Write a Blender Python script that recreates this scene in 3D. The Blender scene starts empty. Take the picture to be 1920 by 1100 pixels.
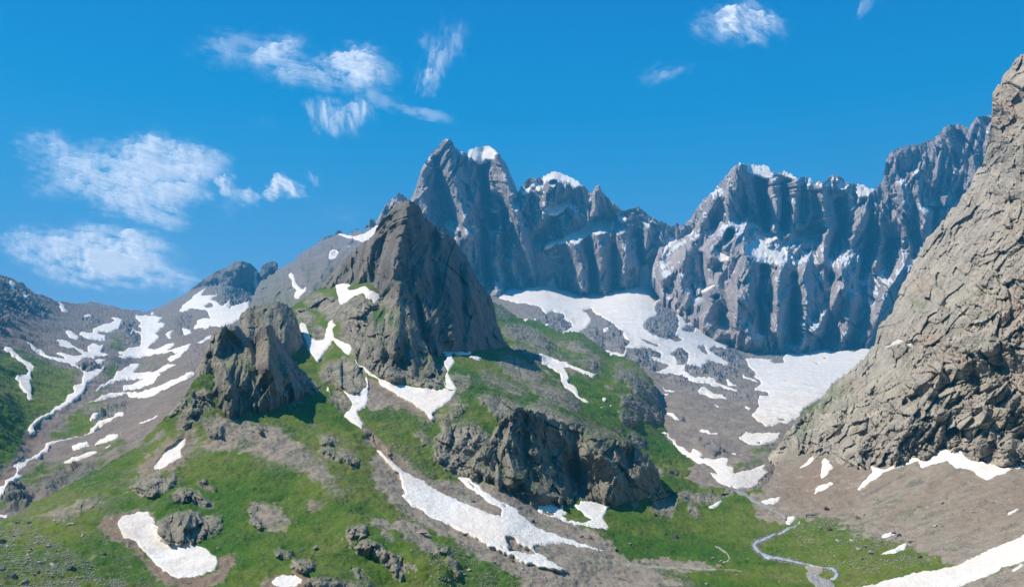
import bpy, math, time
import numpy as np
T0 = time.time()
rng = np.random.default_rng(7)
# ------------------------------------------------------------------ camera, sky, sun, exposure
SC = bpy.context.scene
F, HX, HY = 1500.0, 960.0, 700.0          # focal length, principal point and horizon of the 1920 x 1100 frame
cd = bpy.data.cameras.new('camera'); cam = bpy.data.objects.new('camera', cd)
SC.collection.objects.link(cam); SC.camera = cam
cam.location = (0, 0, 0); cam.rotation_euler = (math.radians(90), 0, 0)
cd.sensor_width = 36; cd.lens = 36 * F / 1920; cd.shift_y = (HY - 550) / 1920
cd.clip_start = 1; cd.clip_end = 120000
SUN_AZ, SUN_EL = math.radians(-92), math.radians(53)      # azimuth from +Y (view direction), negative = left
sd = bpy.data.lights.new('sun', 'SUN'); sun = bpy.data.objects.new('sun', sd); SC.collection.objects.link(sun)
sd.energy = 5.0; sd.angle = math.radians(0.53); sd.color = (1.0, 0.91, 0.78)
sv = np.array([math.sin(SUN_AZ) * math.cos(SUN_EL), math.cos(SUN_AZ) * math.cos(SUN_EL), math.sin(SUN_EL)])
from mathutils import Vector
sun.rotation_euler = Vector(sv).to_track_quat('Z', 'Y').to_euler()
W = bpy.data.worlds.new('World'); SC.world = W; W.use_nodes = True
wn, wl = W.node_tree.nodes, W.node_tree.links; wn.clear()
SKY_R, SKY_G, SKY_B = (1.72, -.12), (1.34, 1.04), (.85, 2.92)
sky = wn.new('ShaderNodeTexSky'); sky.sky_type = 'NISHITA'; sky.sun_disc = False
sky.sun_elevation = SUN_EL; sky.sun_rotation = SUN_AZ
sky.altitude = 2800; sky.air_density = 1.0; sky.dust_density = 0.2; sky.ozone_density = 2.5
sp = wn.new('ShaderNodeSeparateColor'); cb = wn.new('ShaderNodeCombineColor'); wl.new(sky.outputs[0], sp.inputs[0])
def wm(op, a, b, cl=False):
    m = wn.new('ShaderNodeMath'); m.operation = op; m.use_clamp = cl
    wl.new(a, m.inputs[0]); m.inputs[1].default_value = b; return m.outputs[0]
# the deep blue of high mountain air, paling towards the horizon: each primary by height above it, carried by the Nishita sky's own variation
tc = wn.new('ShaderNodeTexCoord'); sx = wn.new('ShaderNodeSeparateXYZ'); wl.new(tc.outputs['Generated'], sx.inputs[0])
e = wm('MAXIMUM', wm('SUBTRACT', wm('MULTIPLY', wm('ABSOLUTE', sx.outputs[2], 0), -1 / .42), -1.0), 0.0)
var = wm('MULTIPLY', wm('POWER', sp.outputs[1], .12), 2.3 ** -.12)
def wm2(a, b):
    m = wn.new('ShaderNodeMath'); m.operation = 'MULTIPLY'; wl.new(a, m.inputs[0]); wl.new(b, m.inputs[1]); return m.outputs[0]
wl.new(wm2(wm('MAXIMUM', wm('ADD', wm('MULTIPLY', wm('POWER', e, 2.0), SKY_R[0]), SKY_R[1]), 0.0), var), cb.inputs[0])
wl.new(wm2(wm('ADD', wm('MULTIPLY', e, SKY_G[0]), SKY_G[1]), var), cb.inputs[1])
wl.new(wm2(wm('ADD', wm('MULTIPLY', e, SKY_B[0]), SKY_B[1]), var), cb.inputs[2])
bg = wn.new('ShaderNodeBackground'); bg.inputs['Strength'].default_value = 0.15
wo = wn.new('ShaderNodeOutputWorld')
wl.new(cb.outputs[0], bg.inputs['Color']); wl.new(bg.outputs[0], wo.inputs['Surface'])
SC.view_settings.view_transform = 'Standard'; SC.view_settings.look = 'None'
SC.view_settings.exposure = 0.46; SC.view_settings.gamma = 1.0; SC.view_settings.use_curve_mapping = False
cy = SC.cycles
cy.max_bounces = 5; cy.diffuse_bounces = 2; cy.glossy_bounces = 1; cy.transmission_bounces = 1; cy.volume_bounces = 1
cy.transparent_max_bounces = 12; cy.use_denoising = True
try: cy.denoiser = 'OPENIMAGEDENOISE'
except Exception: pass
cy.caustics_reflective = False; cy.caustics_refractive = False
# ------------------------------------------------------------------ numeric helpers
def hsh(ix, iy, iz, seed):
    h = (ix.astype(np.uint32) * np.uint32(374761393) + iy.astype(np.uint32) * np.uint32(668265263)
         + iz.astype(np.uint32) * np.uint32(2147483647 - 57) + np.uint32((seed * 974634777) & 0xffffffff))
    h = (h ^ (h >> np.uint32(13))) * np.uint32(1274126177)
    h = (h ^ (h >> np.uint32(15))) * np.uint32(2246822519)
    return h ^ (h >> np.uint32(14))
def perlin(p, seed=0):
    sh = p.shape[:-1]; p = p.reshape(-1, 3).astype(np.float32); out = np.empty(len(p), np.float32)
    for a in range(0, len(p), 200000):
        q = p[a:a + 200000]; i = np.floor(q); f = q - i; i = i.astype(np.int32)
        u = f * f * f * (f * (f * 6 - 15) + 10); v = 0
        for dx in (0, 1):
            wx = u[:, 0] if dx else 1 - u[:, 0]
            for dy in (0, 1):
                wy = u[:, 1] if dy else 1 - u[:, 1]
                for dz in (0, 1):
                    wz = u[:, 2] if dz else 1 - u[:, 2]
                    h = hsh(i[:, 0] + dx, i[:, 1] + dy, i[:, 2] + dz, seed)
                    gx = (h & np.uint32(1023)).astype(np.float32) / 511.5 - 1
                    gy = ((h >> np.uint32(10)) & np.uint32(1023)).astype(np.float32) / 511.5 - 1
                    gz = ((h >> np.uint32(20)) & np.uint32(1023)).astype(np.float32) / 511.5 - 1
                    v = v + wx * wy * wz * (gx * (f[:, 0] - dx) + gy * (f[:, 1] - dy) + gz * (f[:, 2] - dz))
        out[a:a + 200000] = v
    return (out * 1.5).reshape(sh)
def fbm(p, n=4, seed=0, gain=.5):
    s = 0; a = 1.0
    for k in range(n): s = s + a * perlin(p * (2.03 ** k), seed + k * 17); a *= gain
    return s
def ridged(p, n=3, seed=0, gain=.5):
    s = 0; a = 1.0
    for k in range(n): s = s + a * (1 - 2.2 * np.abs(perlin(p * (2.07 ** k), seed + k * 31))); a *= gain
    return s
def facets(p, seed=0, tilt=.9, crack=.35, vert=1.0):
    """blocks: nearest-point cells, each a tilted plane of its own, with dark joints between them"""
    sh = p.shape[:-1]; p = p.reshape(-1, 3).astype(np.float32); out = np.empty(len(p), np.float32)
    for a in range(0, len(p), 200000):
        q = p[a:a + 200000]; i = np.floor(q).astype(np.int32)
        d1 = np.full(len(q), 9, np.float32); d2 = d1.copy(); val = np.zeros(len(q), np.float32)
        for dx in (-1, 0, 1):
            for dy in (-1, 0, 1):
                for dz in (-1, 0, 1):
                    cx, cy_, cz = i[:, 0] + dx, i[:, 1] + dy, i[:, 2] + dz
                    h = hsh(cx, cy_, cz, seed); g = hsh(cx, cy_, cz, seed + 5)
                    ex = q[:, 0] - cx - (h & np.uint32(1023)).astype(np.float32) / 1023
                    ey = q[:, 1] - cy_ - ((h >> np.uint32(10)) & np.uint32(1023)).astype(np.float32) / 1023
                    ez = q[:, 2] - cz - ((h >> np.uint32(20)) & np.uint32(1023)).astype(np.float32) / 1023
                    d = ex * ex + ey * ey + ez * ez
                    gx = (g & np.uint32(255)).astype(np.float32) / 127.5 - 1
                    gy = ((g >> np.uint32(8)) & np.uint32(255)).astype(np.float32) / 127.5 - 1
                    gz = ((g >> np.uint32(16)) & np.uint32(255)).astype(np.float32) / 127.5 - 1
                    go = ((g >> np.uint32(24)) & np.uint32(255)).astype(np.float32) / 127.5 - 1
                    w = go * .45 + tilt * (gx * ex + gy * ey + vert * gz * ez)
                    near = d < d1
                    d2 = np.where(near, d1, np.minimum(d2, d)); val = np.where(near, w, val); d1 = np.where(near, d, d1)
        e = np.sqrt(d2) - np.sqrt(d1)
        out[a:a + 200000] = val - crack * np.clip(1 - e / .12, 0, 1)
    return out.reshape(sh)
def sstep(a, b, x): t = np.clip((x - a) / (b - a), 0, 1); return t * t * (3 - 2 * t)
def blur1(a, s, ax):
    r = max(1, int(3 * s)); k = np.exp(-.5 * (np.arange(-r, r + 1) / s) ** 2); k /= k.sum()
    pad = [(0, 0), (0, 0)]; pad[ax] = (r, r); b = np.pad(a, pad, mode='edge'); o = np.zeros_like(a)
    n = a.shape[ax]
    for j, w in enumerate(k):
        o += w * (b[j:j + n] if ax == 0 else b[:, j:j + n])
    return o
def blur(a, s): return blur1(blur1(a.astype(np.float32), s, 0), s, 1) if s > .3 else a
def fill(poly, x0, y0, nx, ny, st=1.0):
    """even-odd polygon fill sampled at cell centres x0+i*st, y0+j*st"""
    X = x0 + np.arange(nx) * st; Y = y0 + np.arange(ny) * st; m = np.zeros((ny, nx), bool)
    n = len(poly)
    for k in range(n):
        (xa, ya), (xb, yb) = poly[k], poly[(k + 1) % n]
        if ya == yb: continue
        r = (Y >= min(ya, yb)) & (Y < max(ya, yb))
        if not r.any(): continue
        xi = xa + (Y[r] - ya) * (xb - xa) / (yb - ya)
        m[r] ^= X[None, :] < xi[:, None]
    return m
class Field:
    """a soft outline: 0 outside, 1 inside, 0.5 on the line"""
    def __init__(s, poly, soft, holes=(), pad=4):
        s.st = 1.0 if soft < 5 else 2.0
        P = np.array(poly); pd = pad * soft + 4
        s.x0, s.y0 = np.floor(P.min(0) - pd); s.x1, s.y1 = np.ceil(P.max(0) + pd)
        nx, ny = int((s.x1 - s.x0) / s.st) + 2, int((s.y1 - s.y0) / s.st) + 2
        m = fill(poly, s.x0, s.y0, nx, ny, s.st)
        for h in holes: m &= ~fill(h, s.x0, s.y0, nx, ny, s.st)
        s.a = blur(m.astype(np.float32), soft / s.st)
    def __call__(s, x, y):
        fx = (x - s.x0) / s.st; fy = (y - s.y0) / s.st; ny, nx = s.a.shape
        ok = (fx >= 0) & (fy >= 0) & (fx < nx - 1) & (fy < ny - 1)
        o = np.zeros(x.shape, np.float32); fx = fx[ok]; fy = fy[ok]
        i = fx.astype(int); j = fy.astype(int); u = fx - i; v = fy - j; A = s.a
        o[ok] = (A[j, i] * (1 - u) + A[j, i + 1] * u) * (1 - v) + (A[j + 1, i] * (1 - u) + A[j + 1, i + 1] * u) * v
        return o
def far_out(Y): return np.where(Y > 800, Y * (np.maximum(Y, 1) / 800) ** .85, Y)
def tps(ctrl, lam=1e-3):
    """smooth surface of 1/distance through (px, py, distance) points; exact for planes"""
    c = np.array(ctrl, float); c[:, 2] = far_out(c[:, 2]); P = c[:, :2] / 500; v = 1000 / c[:, 2]; n = len(c)
    d = np.sqrt(((P[:, None] - P[None]) ** 2).sum(-1)); K = d * d * np.log(d + 1e-9) + lam * np.eye(n)
    A = np.zeros((n + 3, n + 3)); A[:n, :n] = K; A[:n, n] = 1; A[:n, n + 1:] = P; A[n, :n] = 1; A[n + 1:, :n] = P.T
    w = np.linalg.solve(A, np.concatenate([v, [0, 0, 0]]))
    def f(x, y):
        s = w[n] + w[n + 1] * x / 500 + w[n + 2] * y / 500
        for k in range(n):
            r2 = (x / 500 - P[k, 0]) ** 2 + (y / 500 - P[k, 1]) ** 2 + 1e-12
            s = s + w[k] * .5 * r2 * np.log(r2)
        return 1000 / np.maximum(s, .25)
    return f
def pts_field(x, y, line, width):
    """gaussian of the distance to a polyline"""
    best = np.full(x.shape, 1e9)
    for (xa, ya), (xb, yb) in zip(line[:-1], line[1:]):
        dx, dy = xb - xa, yb - ya; L = dx * dx + dy * dy + 1e-9
        t = np.clip(((x - xa) * dx + (y - ya) * dy) / L, 0, 1)
        best = np.minimum(best, (x - xa - t * dx) ** 2 + (y - ya - t * dy) ** 2)
    return np.exp(-best / (width * width))
def spurs(xs, x, y, T, B, n, ln_, wd, am, lean, seed, top=.0):
    """pointed buttresses: each starts as a tip and widens downwards; their sharp crests meet in gullies"""
    r = np.random.default_rng(seed); H = np.zeros(x.shape); x0, x1 = xs[0], xs[-1]; y0, y1 = float(y.min()), float(y.max()); k = 0; st = xs[1] - xs[0]
    while k < n:
        a, b = r.uniform(x0, x1), r.uniform(y0, y1); i = int((a - x0) / st)
        if i >= x.shape[1] or not (T[i] + top < b < B[i] - 6): continue
        k += 1; L = ln_[0] + (ln_[1] - ln_[0]) * r.random() ** 1.5; w = wd[0] + (wd[1] - wd[0]) * (.5 * r.random() + .5 * (L - ln_[0]) / (ln_[1] - ln_[0])); A = (am[0] + (am[1] - am[0]) * r.random()) * (w / wd[1]) ** .7
        dx = r.uniform(*lean) * L; bend = r.normal() * .08 * L
        c0 = max(0, int((min(a, a + dx) - 1.6 * w - abs(bend) - x0) / st)); c1 = min(x.shape[1], int((max(a, a + dx) + 1.6 * w + abs(bend) - x0) / st) + 1)
        if c1 - c0 < 3: continue
        X, Y = x[:, c0:c1], y[:, c0:c1]; t = (Y - b) / L; cx = a + dx * t + bend * np.sin(np.pi * np.clip(t, 0, 1))
        ww = w * (.12 + 1.0 * np.clip(t, 0, 1.0)); sk = 1 + .35 * r.normal()
        d = X - cx; d = np.where(d < 0, -d * max(.55, sk), d * max(.55, 2 - sk))
        h = A * np.clip(t * 5, 0, 1) * np.clip((1.35 - t) * 2.2, 0, 1) * np.clip(1 - d / ww, 0, 1) * (.45 + .55 * np.clip(t * 1.5, 0, 1))
        H[:, c0:c1] = np.maximum(H[:, c0:c1], h) + .35 * np.minimum(H[:, c0:c1], h)
    return H
def unproj(x, y, Y): return np.stack([(x - HX) / F * Y, Y, (HY - y) / F * Y], -1)
CR = {'A': (0, 450, 2.997), 'B': (0, 733, 2.997), 'C': (560, 230, 2.997), 'D': (500, 500, 2.997), 'E': (560, 733, 2.997), 'F': (1100, 230, 2.997),
      'G': (1100, 500, 2.997), 'H': (1100, 733, 2.997), 'I': (1440, 100, 2.2), 'J': (1440, 600, 2.2), 'K': (0, 200, 2.1333), 'L': (900, 540, 4.23),
      'M': (800, 720, 4.174), 'N': (340, 560, 5.0), 'O': (1560, 300, 4.23), 'Q': (0, 940, 6.0), 'R': (1200, 900, 3.2), 'U': (300, 0, 2.743), 'px': (0, 0, 1.0)}
def P(c, s):
    """'x,y x,y ...' measured on one enlargement of the survey sheet -> frame units"""
    x0, y0, k = CR[c]
    return [(x0 + float(a.split(',')[0]) / k, y0 + float(a.split(',')[1]) / k) for a in s.split()]
# ------------------------------------------------------------------ mesh and material helpers
def mesh_obj(name, co, quads, mat, attrs=None, smooth=True, parent=None):
    me = bpy.data.meshes.new(name); n, m = len(co), len(quads)
    me.vertices.add(n); me.vertices.foreach_set('co', np.ascontiguousarray(co, np.float32).ravel())
    k = quads.shape[1]
    me.loops.add(m * k); me.loops.foreach_set('vertex_index', np.ascontiguousarray(quads, np.int32).ravel())
    me.polygons.add(m); me.polygons.foreach_set('loop_start', np.arange(0, m * k, k, dtype=np.int32))
    me.polygons.foreach_set('loop_total', np.full(m, k, np.int32))
    me.polygons.foreach_set('use_smooth', np.full(m, smooth, bool))
    me.update(calc_edges=True)
    for an, av in (attrs or {}).items():
        at = me.attributes.new(an, 'FLOAT', 'POINT'); at.data.foreach_set('value', np.ascontiguousarray(av, np.float32).ravel())
    me.materials.append(mat)
    o = bpy.data.objects.new(name, me); SC.collection.objects.link(o)
    if parent: o.parent = parent
    return o
def tag(o, label, cat, kind=None, group=None):
    o['label'] = label; o['category'] = cat
    if kind: o['kind'] = kind
    if group: o['group'] = group
    return o
class NT:
    def __init__(s, name):
        s.m = bpy.data.materials.new(name); s.m.use_nodes = True; s.t = s.m.node_tree; s.t.nodes.clear()
        s.pos = s.n('ShaderNodeNewGeometry').outputs['Position']
    def n(s, ty, **k):
        x = s.t.nodes.new(ty)
        for a, b in k.items(): setattr(x, a, b)
        return x
    def set(s, sock, v):
        if isinstance(v, bpy.types.NodeSocket): s.t.links.new(v, sock)
        else: sock.default_value = (*v, 1) if isinstance(v, tuple) and len(v) == 3 and sock.type == 'RGBA' else v
    def math(s, op, a, b=0.0, clamp=False):
        x = s.n('ShaderNodeMath', operation=op, use_clamp=clamp); s.set(x.inputs[0], a); s.set(x.inputs[1], b); return x.outputs[0]
    def attr(s, name): return s.n('ShaderNodeAttribute', attribute_name=name).outputs['Fac']
    def mix(s, f, a, b):
        x = s.n('ShaderNodeMix', data_type='RGBA'); s.set(x.inputs[0], f); s.set(x.inputs[6], a); s.set(x.inputs[7], b); return x.outputs[2]
    def scaled(s, sx, sy=None, sz=None):
        x = s.n('ShaderNodeMapping'); s.t.links.new(s.pos, x.inputs[0]); x.inputs['Scale'].default_value = (sx, sy or sx, sz or sx); return x.outputs[0]
    def noise(s, size, detail=6, rough=.55, dist=0, zs=1):
        x = s.n('ShaderNodeTexNoise'); s.t.links.new(s.scaled(1 / size, 1 / size, zs / size), x.inputs['Vector'])
        x.inputs['Scale'].default_value = 1; x.inputs['Detail'].default_value = detail; x.inputs['Roughness'].default_value = rough; x.inputs['Distortion'].default_value = dist
        return x.outputs['Fac']
    def vor(s, size, feature='F1', zs=1, rnd=1):
        x = s.n('ShaderNodeTexVoronoi', feature=feature); s.t.links.new(s.scaled(1 / size, 1 / size, zs / size), x.inputs['Vector'])
        x.inputs['Scale'].default_value = 1; x.inputs['Randomness'].default_value = rnd; return x
    def ramp(s, v, a, b):
        x = s.n('ShaderNodeMapRange', interpolation_type='SMOOTHSTEP'); s.set(x.inputs[0], v); s.set(x.inputs[1], a); s.set(x.inputs[2], b); return x.outputs[0]
    def bump(s, h, dist, strength=1.0, normal=None):
        x = s.n('ShaderNodeBump'); s.set(x.inputs['Height'], h); x.inputs['Distance'].default_value = dist; s.set(x.inputs['Strength'], strength)
        if normal is not None: s.t.links.new(normal, x.inputs['Normal'])
        return x.outputs[0]
    def out(s, col, rough=.95, normal=None, spec=.15):
        b = s.n('ShaderNodeBsdfPrincipled'); s.set(b.inputs['Base Color'], col); s.set(b.inputs['Roughness'], rough); b.inputs['Specular IOR Level'].default_value = spec
        if normal is not None: s.t.links.new(normal, b.inputs['Normal'])
        o = s.n('ShaderNodeOutputMaterial'); s.t.links.new(b.outputs[0], o.inputs['Surface']); return s.m
def terrain_mat(name, u, rock_a, rock_b, grass_a=(.044, .108, .009), grass_b=(.112, .150, .020), scree=(.28, .238, .195), earth=(.215, .15, .105), fleck=0.0, rust=0.0, rust_c=(.34, .17, .08), moss=0.0, zs=1.0, bumpd=3.2):
    """u = metres of the smallest grain worth showing on this piece"""
    t = NT(name)
    rk, gr, ti = t.attr('rock'), t.attr('grass'), t.attr('earth')
    n1 = t.noise(u * 60, 8, .66); n0 = t.noise(u * 260, 5, .55); n2 = t.noise(u * 14, 6, .65); n3 = t.noise(u * 4, 5, .7)
    nv = t.noise(u * 40, 7, .62, .6, zs)
    rc = t.mix(t.ramp(nv, .35, .65), rock_a, rock_b)
    if rust: rc = t.mix(t.math('MULTIPLY', t.ramp(t.noise(u * 55, 6, .6, .5, zs), .62 - rust * .1, .74), .75), rc, rust_c)
    vc = t.n('ShaderNodeSeparateColor'); t.t.links.new(t.vor(u * 17, 'F1', max(zs, .45)).outputs['Color'], vc.inputs[0])
    rc = t.mix(t.math('MULTIPLY', t.ramp(vc.outputs[0], .55, .95), .45), rc, tuple(c * .6 for c in rock_a)); rc = t.mix(t.math('MULTIPLY', t.ramp(vc.outputs[1], .6, .95), .40), rc, tuple(min(1, c * 1.3) for c in rock_b))
    if moss: rc = t.mix(t.math('MULTIPLY', t.ramp(t.noise(u * 30, 8, .7), .56, .66), moss), rc, (.10, .115, .04))
    rc = t.mix(t.math('MULTIPLY', ti, t.ramp(n2, .38, .6)), rc, rust_c)
    rc = t.mix(t.math('MULTIPLY', t.ramp(t.noise(u * 3, 4, .7), .3, .75), .45), rc, tuple(min(1, c * 1.5) for c in rock_b))
    stones = t.ramp(t.vor(u * 3.2).outputs['Distance'], .33, .16)
    sc = t.mix(t.ramp(n2, .35, .65), scree, tuple(c * .76 for c in scree))
    sc = t.mix(t.math('MULTIPLY', stones, t.ramp(n1, .45, .6)), sc, tuple(c * 1.35 for c in scree))
    sc = t.mix(ti, sc, t.mix(t.ramp(n3, .3, .7), earth, tuple(c * .75 for c in earth)))
    gc = t.mix(t.ramp(t.math('ADD', t.math('MULTIPLY', n0, .6), t.math('MULTIPLY', n1, .4)), .42, .58), grass_a, grass_b)
    gc = t.mix(t.math('MULTIPLY', t.ramp(t.math('ADD', t.math('MULTIPLY', n0, .35), t.math('MULTIPLY', t.noise(u * 24, 7, .7), .65)), .5, .64), .62), gc, (.165, .15, .062))
    gc = t.mix(t.math('MULTIPLY', t.ramp(n3, .45, .7), .5), gc, tuple(c * .6 for c in grass_a))
    fl = t.vor(u * 2.6); dots = t.math('MULTIPLY', t.ramp(fl.outputs['Distance'], .2, .12), t.ramp(n1, .5, .62))
    gc = t.mix(t.math('MULTIPLY', dots, .45), gc, (.33, .32, .24))
    gm = t.ramp(t.math('ADD', gr, t.math('MULTIPLY', t.math('ADD', t.math('MULTIPLY', n1, .5), t.math('MULTIPLY', n2, .5)), 2.0)), 1.40, 1.75)
    rm = t.ramp(t.math('ADD', rk, t.math('MULTIPLY', n2, .5)), .62, .82)
    col = t.mix(gm, sc, gc)
    # rock keeps grass on its flatter ledges
    nz = t.n('ShaderNodeSeparateXYZ'); t.t.links.new(t.n('ShaderNodeNewGeometry').outputs['Normal'], nz.inputs[0])
    ledge = t.math('MULTIPLY', t.ramp(t.math('ADD', nz.outputs[2], t.math('MULTIPLY', n2, .5)), .88, 1.08), gr, True)
    col = t.mix(rm, col, t.mix(ledge, rc, gc))
    if fleck:
        fk = t.ramp(t.math('ADD', nz.outputs[2], t.math('MULTIPLY', t.noise(u * 16, 4, .6), .9)), 1.42 - fleck, 1.46 - fleck)
        col = t.mix(t.math('MULTIPLY', fk, t.ramp(t.noise(u * 90, 3, .5), .42, .52)), col, (.80, .80, .82))
    h = t.math('ADD', t.math('MULTIPLY', t.noise(u * 9, 8, .68, .3, zs), 1.0), t.math('MULTIPLY', t.vor(u * 5, 'F1', zs).outputs['Distance'], .5))
    st = t.math('ADD', t.math('MULTIPLY', rm, .75), .25)
    return t.out(col, .95, t.bump(h, u * bumpd, st))
def snow_mat():
    t = NT('snow'); d = t.attr('dirt'); n = t.noise(14, 7, .62); n2 = t.noise(2.2, 6, .6); n3 = t.noise(60, 4, .5)
    c = t.mix(t.math('MULTIPLY', t.ramp(n3, .4, .65), .7), (.77, .735, .69), (.71, .63, .555))
    c = t.mix(t.math('MULTIPLY', t.ramp(n, .5, .72), .45), c, (.62, .54, .47))
    c = t.mix(t.math('MULTIPLY', d, t.ramp(n, .40, .6)), c, (.50, .42, .35))
    return t.out(c, .8, t.bump(t.math('ADD', n2, t.math('MULTIPLY', n, 3.0)), 1.6, .6), .2)
# ------------------------------------------------------------------ landforms
LAY = {}
def interp(line, xs):
    L = np.array(line, float); return np.interp(xs, L[:, 0], L[:, 1])
def rockrelief(p, S, zs, seed, mode):
    q = p / S * np.array([1, .3 if mode == 'flute' else 1, zs]); w = np.stack([perlin(q * .9 + k * 13.7, seed + 60 + k) for k in range(3)], -1); q = q + (.3 if mode == 'flute' else .22) * w
    if mode == 'flute':      # buttresses and gullies running down a great wall: sharp planes, three sizes of them
        q = p / S * np.array([1, 1, zs]); q = q + .16 * np.stack([perlin(q * .9 + k * 13.7, seed + 60 + k) for k in range(3)], -1)
        a = ridged(q * np.array([1, 1, .6]), 3, seed, .45) * .27; b = facets(q * np.array([1.2, 1.2, 1.7]), seed + 3, 1.2, .0, .75) * .44
        c = facets(q * np.array([3.2, 3.2, 3.6]), seed + 4, 1.2, .0, .75) * .20; d = facets(q * np.array([7.5, 7.5, 5]), seed + 5, 1.2, .05, .6) * .085
    elif mode == 'slab':     # jointed slabs, long axis already along z
        q = p / S * np.array([1, 1, zs]); q = q + .22 * np.stack([perlin(q * .8 + k * 13.7, seed + 60 + k) for k in range(3)], -1)
        k_ = .65 + .9 * sstep(-.35, .45, fbm(q * .33, 3, seed + 20)); a = fbm(q * .45, 3, seed) * .7 + facets(q * .5, seed + 13, 1.1, .12, .8) * .4; b = k_ * facets(q * 1.1, seed + 3, 1.1, .22, .7) * .38
        c = (1.6 - k_) * facets(q * np.array([2.9, 2.9, 3.1]), seed + 4, 1.1, .22, .8) * .22; d = facets(q * np.array([7, 7, 8]), seed + 5, 1.0, .3, 1) * .07
    elif mode == 'block':    # broken slabs and blocks
        a = fbm(q * .8, 3, seed) * .45; b = facets(q * 1.6, seed + 3, .75, .35) * .5
        c = facets(q * 3.9, seed + 4, .7, .5) * .15; d = facets(q * 9, seed + 6, .6, .5) * .035
    else:                    # massive walls with soft edges
        a = fbm(q * .7, 3, seed) * .5; b = facets(q * np.array([1.6, 1.6, 2.2]), seed + 3, .8, .15) * .35
        c = facets(q * np.array([4, 4, 5]), seed + 4, .9, .3) * .16; d = fbm(q * 10, 3, seed + 9) * .07
    return a + b + c + d
def landform(name, x0, x1, T, B, ctrl, mat, S=20, amp=5, mode='flute', zs=.4, seed=1, st=1.5, jag=2.0, jagw=14, rock=1.0, grass=0.0, earth=0.0,
             rocks=(), greens=(), browns=(), ribs=(), gamp=.5, gS=12, back=.9, bd=500, zmin=-170, snows=(), gsm=0.0, lumps=0.0, sc=1.0, spur=None, tilt=0.0, gcut=.85, ribk=1.0, bk_=1.0, bjag=0.0, ang=55.0):
    S *= sc; amp *= sc; gamp *= sc; gS *= sc; bd *= sc
    xs = np.arange(x0, x1 + st, st); T_ = interp(T, xs); B_ = interp(B, xs)
    if jag:
        one = np.stack([xs / jagw, xs * 0 + seed * 7.3, xs * 0], -1)
        T_ = T_ - jag * (ridged(one, 3, seed + 2, .6) - .6) + 0
    if bjag: B_ = B_ - bjag * fbm(np.stack([xs / 16, xs * 0 + seed, xs * 0], -1), 4, seed + 8, .6)
    B_ = np.maximum(B_, T_ + 2)
    yg = np.arange(T_.min(), B_.max() + st, st); nv = len(yg)
    X = np.broadcast_to(xs, (nv, len(xs))).copy(); Yp = np.clip(yg[:, None], T_, B_)
    k0 = np.clip(np.ceil((T_ - yg[0]) / st).astype(int), 0, nv - 3); k1 = np.clip(np.floor((B_ - yg[0]) / st).astype(int), k0 + 2, nv - 1); JJ = np.clip(np.arange(nv)[:, None], np.maximum(k0 - 1, 0), np.minimum(k1 + 1, nv - 1))
    f = tps(ctrl); D = f(X, Yp); pxm = D / F          # metres per frame unit
    R = np.full(X.shape, float(rock)); G = np.full(X.shape, float(grass)); E = np.full(X.shape, float(earth)); Aq = np.ones(X.shape)
    wx = 5 * fbm(np.stack([X / 14, Yp / 14, X * 0], -1), 4, seed + 70); wy = 5 * fbm(np.stack([X / 14, Yp / 14, X * 0 + 9], -1), 4, seed + 71)
    rkext = np.zeros(X.shape)
    for rr in rocks:
        poly, bulge, soft = rr[:3]; val = rr[3] if len(rr) > 3 else 1.0
        m = Field(poly, soft)(X + wx, Yp + wy); D = D - bulge * bk_ * sc * m; R = R * (1 - m) + val * m; rkext = np.maximum(rkext, m * val)
    for gg in greens:
        poly, val, soft = gg; m = Field(poly, soft)(X + 2.2 * wx, Yp + 2.0 * wy); G = G * (1 - m) + val * m
    for bb in browns:
        poly, val, soft = bb; m = Field(poly, soft * 1.3)(X + 1.8 * wx, Yp + 1.6 * wy); E = E * (1 - m) + val * m; G = G * (1 - m * .9)
    G = G * (1 - gcut * rkext)
    SN = np.zeros(X.shape)
    sf = []
    for s in snows:
        fl = Field(s['poly'], s.get('soft', 1.1), s.get('holes', ()))
        wq = s.get('warp', .5)
        f1 = fl(X + wx * wq, Yp + wy * wq); sf.append(f1)
        SN = np.maximum(SN, Field(s['poly'], 3.0, s.get('holes', ()))(X + wx * wq, Yp + wy * wq))
    rel = np.zeros(X.shape)
    for line, wd, am in ribs: rel += am * sc * ribk * pts_field(X, Yp, line, wd)
    if spur:
        pw = np.stack([X / 22, Yp / 22, X * 0], -1)
        rel += sc * np.clip(R, 0, 1) * spurs(xs, X + 3.5 * fbm(pw * np.array([1, .5, 1]), 3, seed + 33), Yp + 5 * fbm(pw + 7, 3, seed + 34), T_, B_, *spur, seed + 35)
    if mode in ('flute', 'slab'):      # laid out along the face (across, down) so that nothing bands with distance
        m1 = float(np.median(D)) / F; nd = R > .03; z = np.zeros(X.shape)
        if mode == 'flute': U = X + (Yp - Yp.mean()) * .8 * perlin(np.stack([X / 120, Yp / 150, X * 0 + 4], -1), seed + 12); V = Yp
        else:
            th_ = np.radians(ang); U = X * np.sin(th_) + Yp * np.cos(th_); V = X * np.cos(th_) - Yp * np.sin(th_); bend_ = 26 * perlin(np.stack([X / 110, Yp / 110, X * 0 + 4], -1), seed + 12); U = U + bend_; V = V + bend_
        z[nd] = rockrelief(np.stack([U * m1, X * 0 + 3.3, V * m1], -1)[nd], S, zs, seed, mode)
        rel += z * amp * (D / (m1 * F)) * np.clip(R, 0, 1) * (.35 + .65 * sstep(0, 12, Yp - T_))
    D = D - rel * (1 - .8 * sstep(.1, .9, SN))
    if tilt:
        for s in snows:
            q = np.array(s['poly']); yc = q[:, 1].mean(); D = D - tilt * np.clip(Yp - yc, -30, 30) * pxm * sstep(.1, .8, Field(s['poly'], 3.5)(X, Yp))
    P0 = unproj(X, Yp, D)
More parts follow.
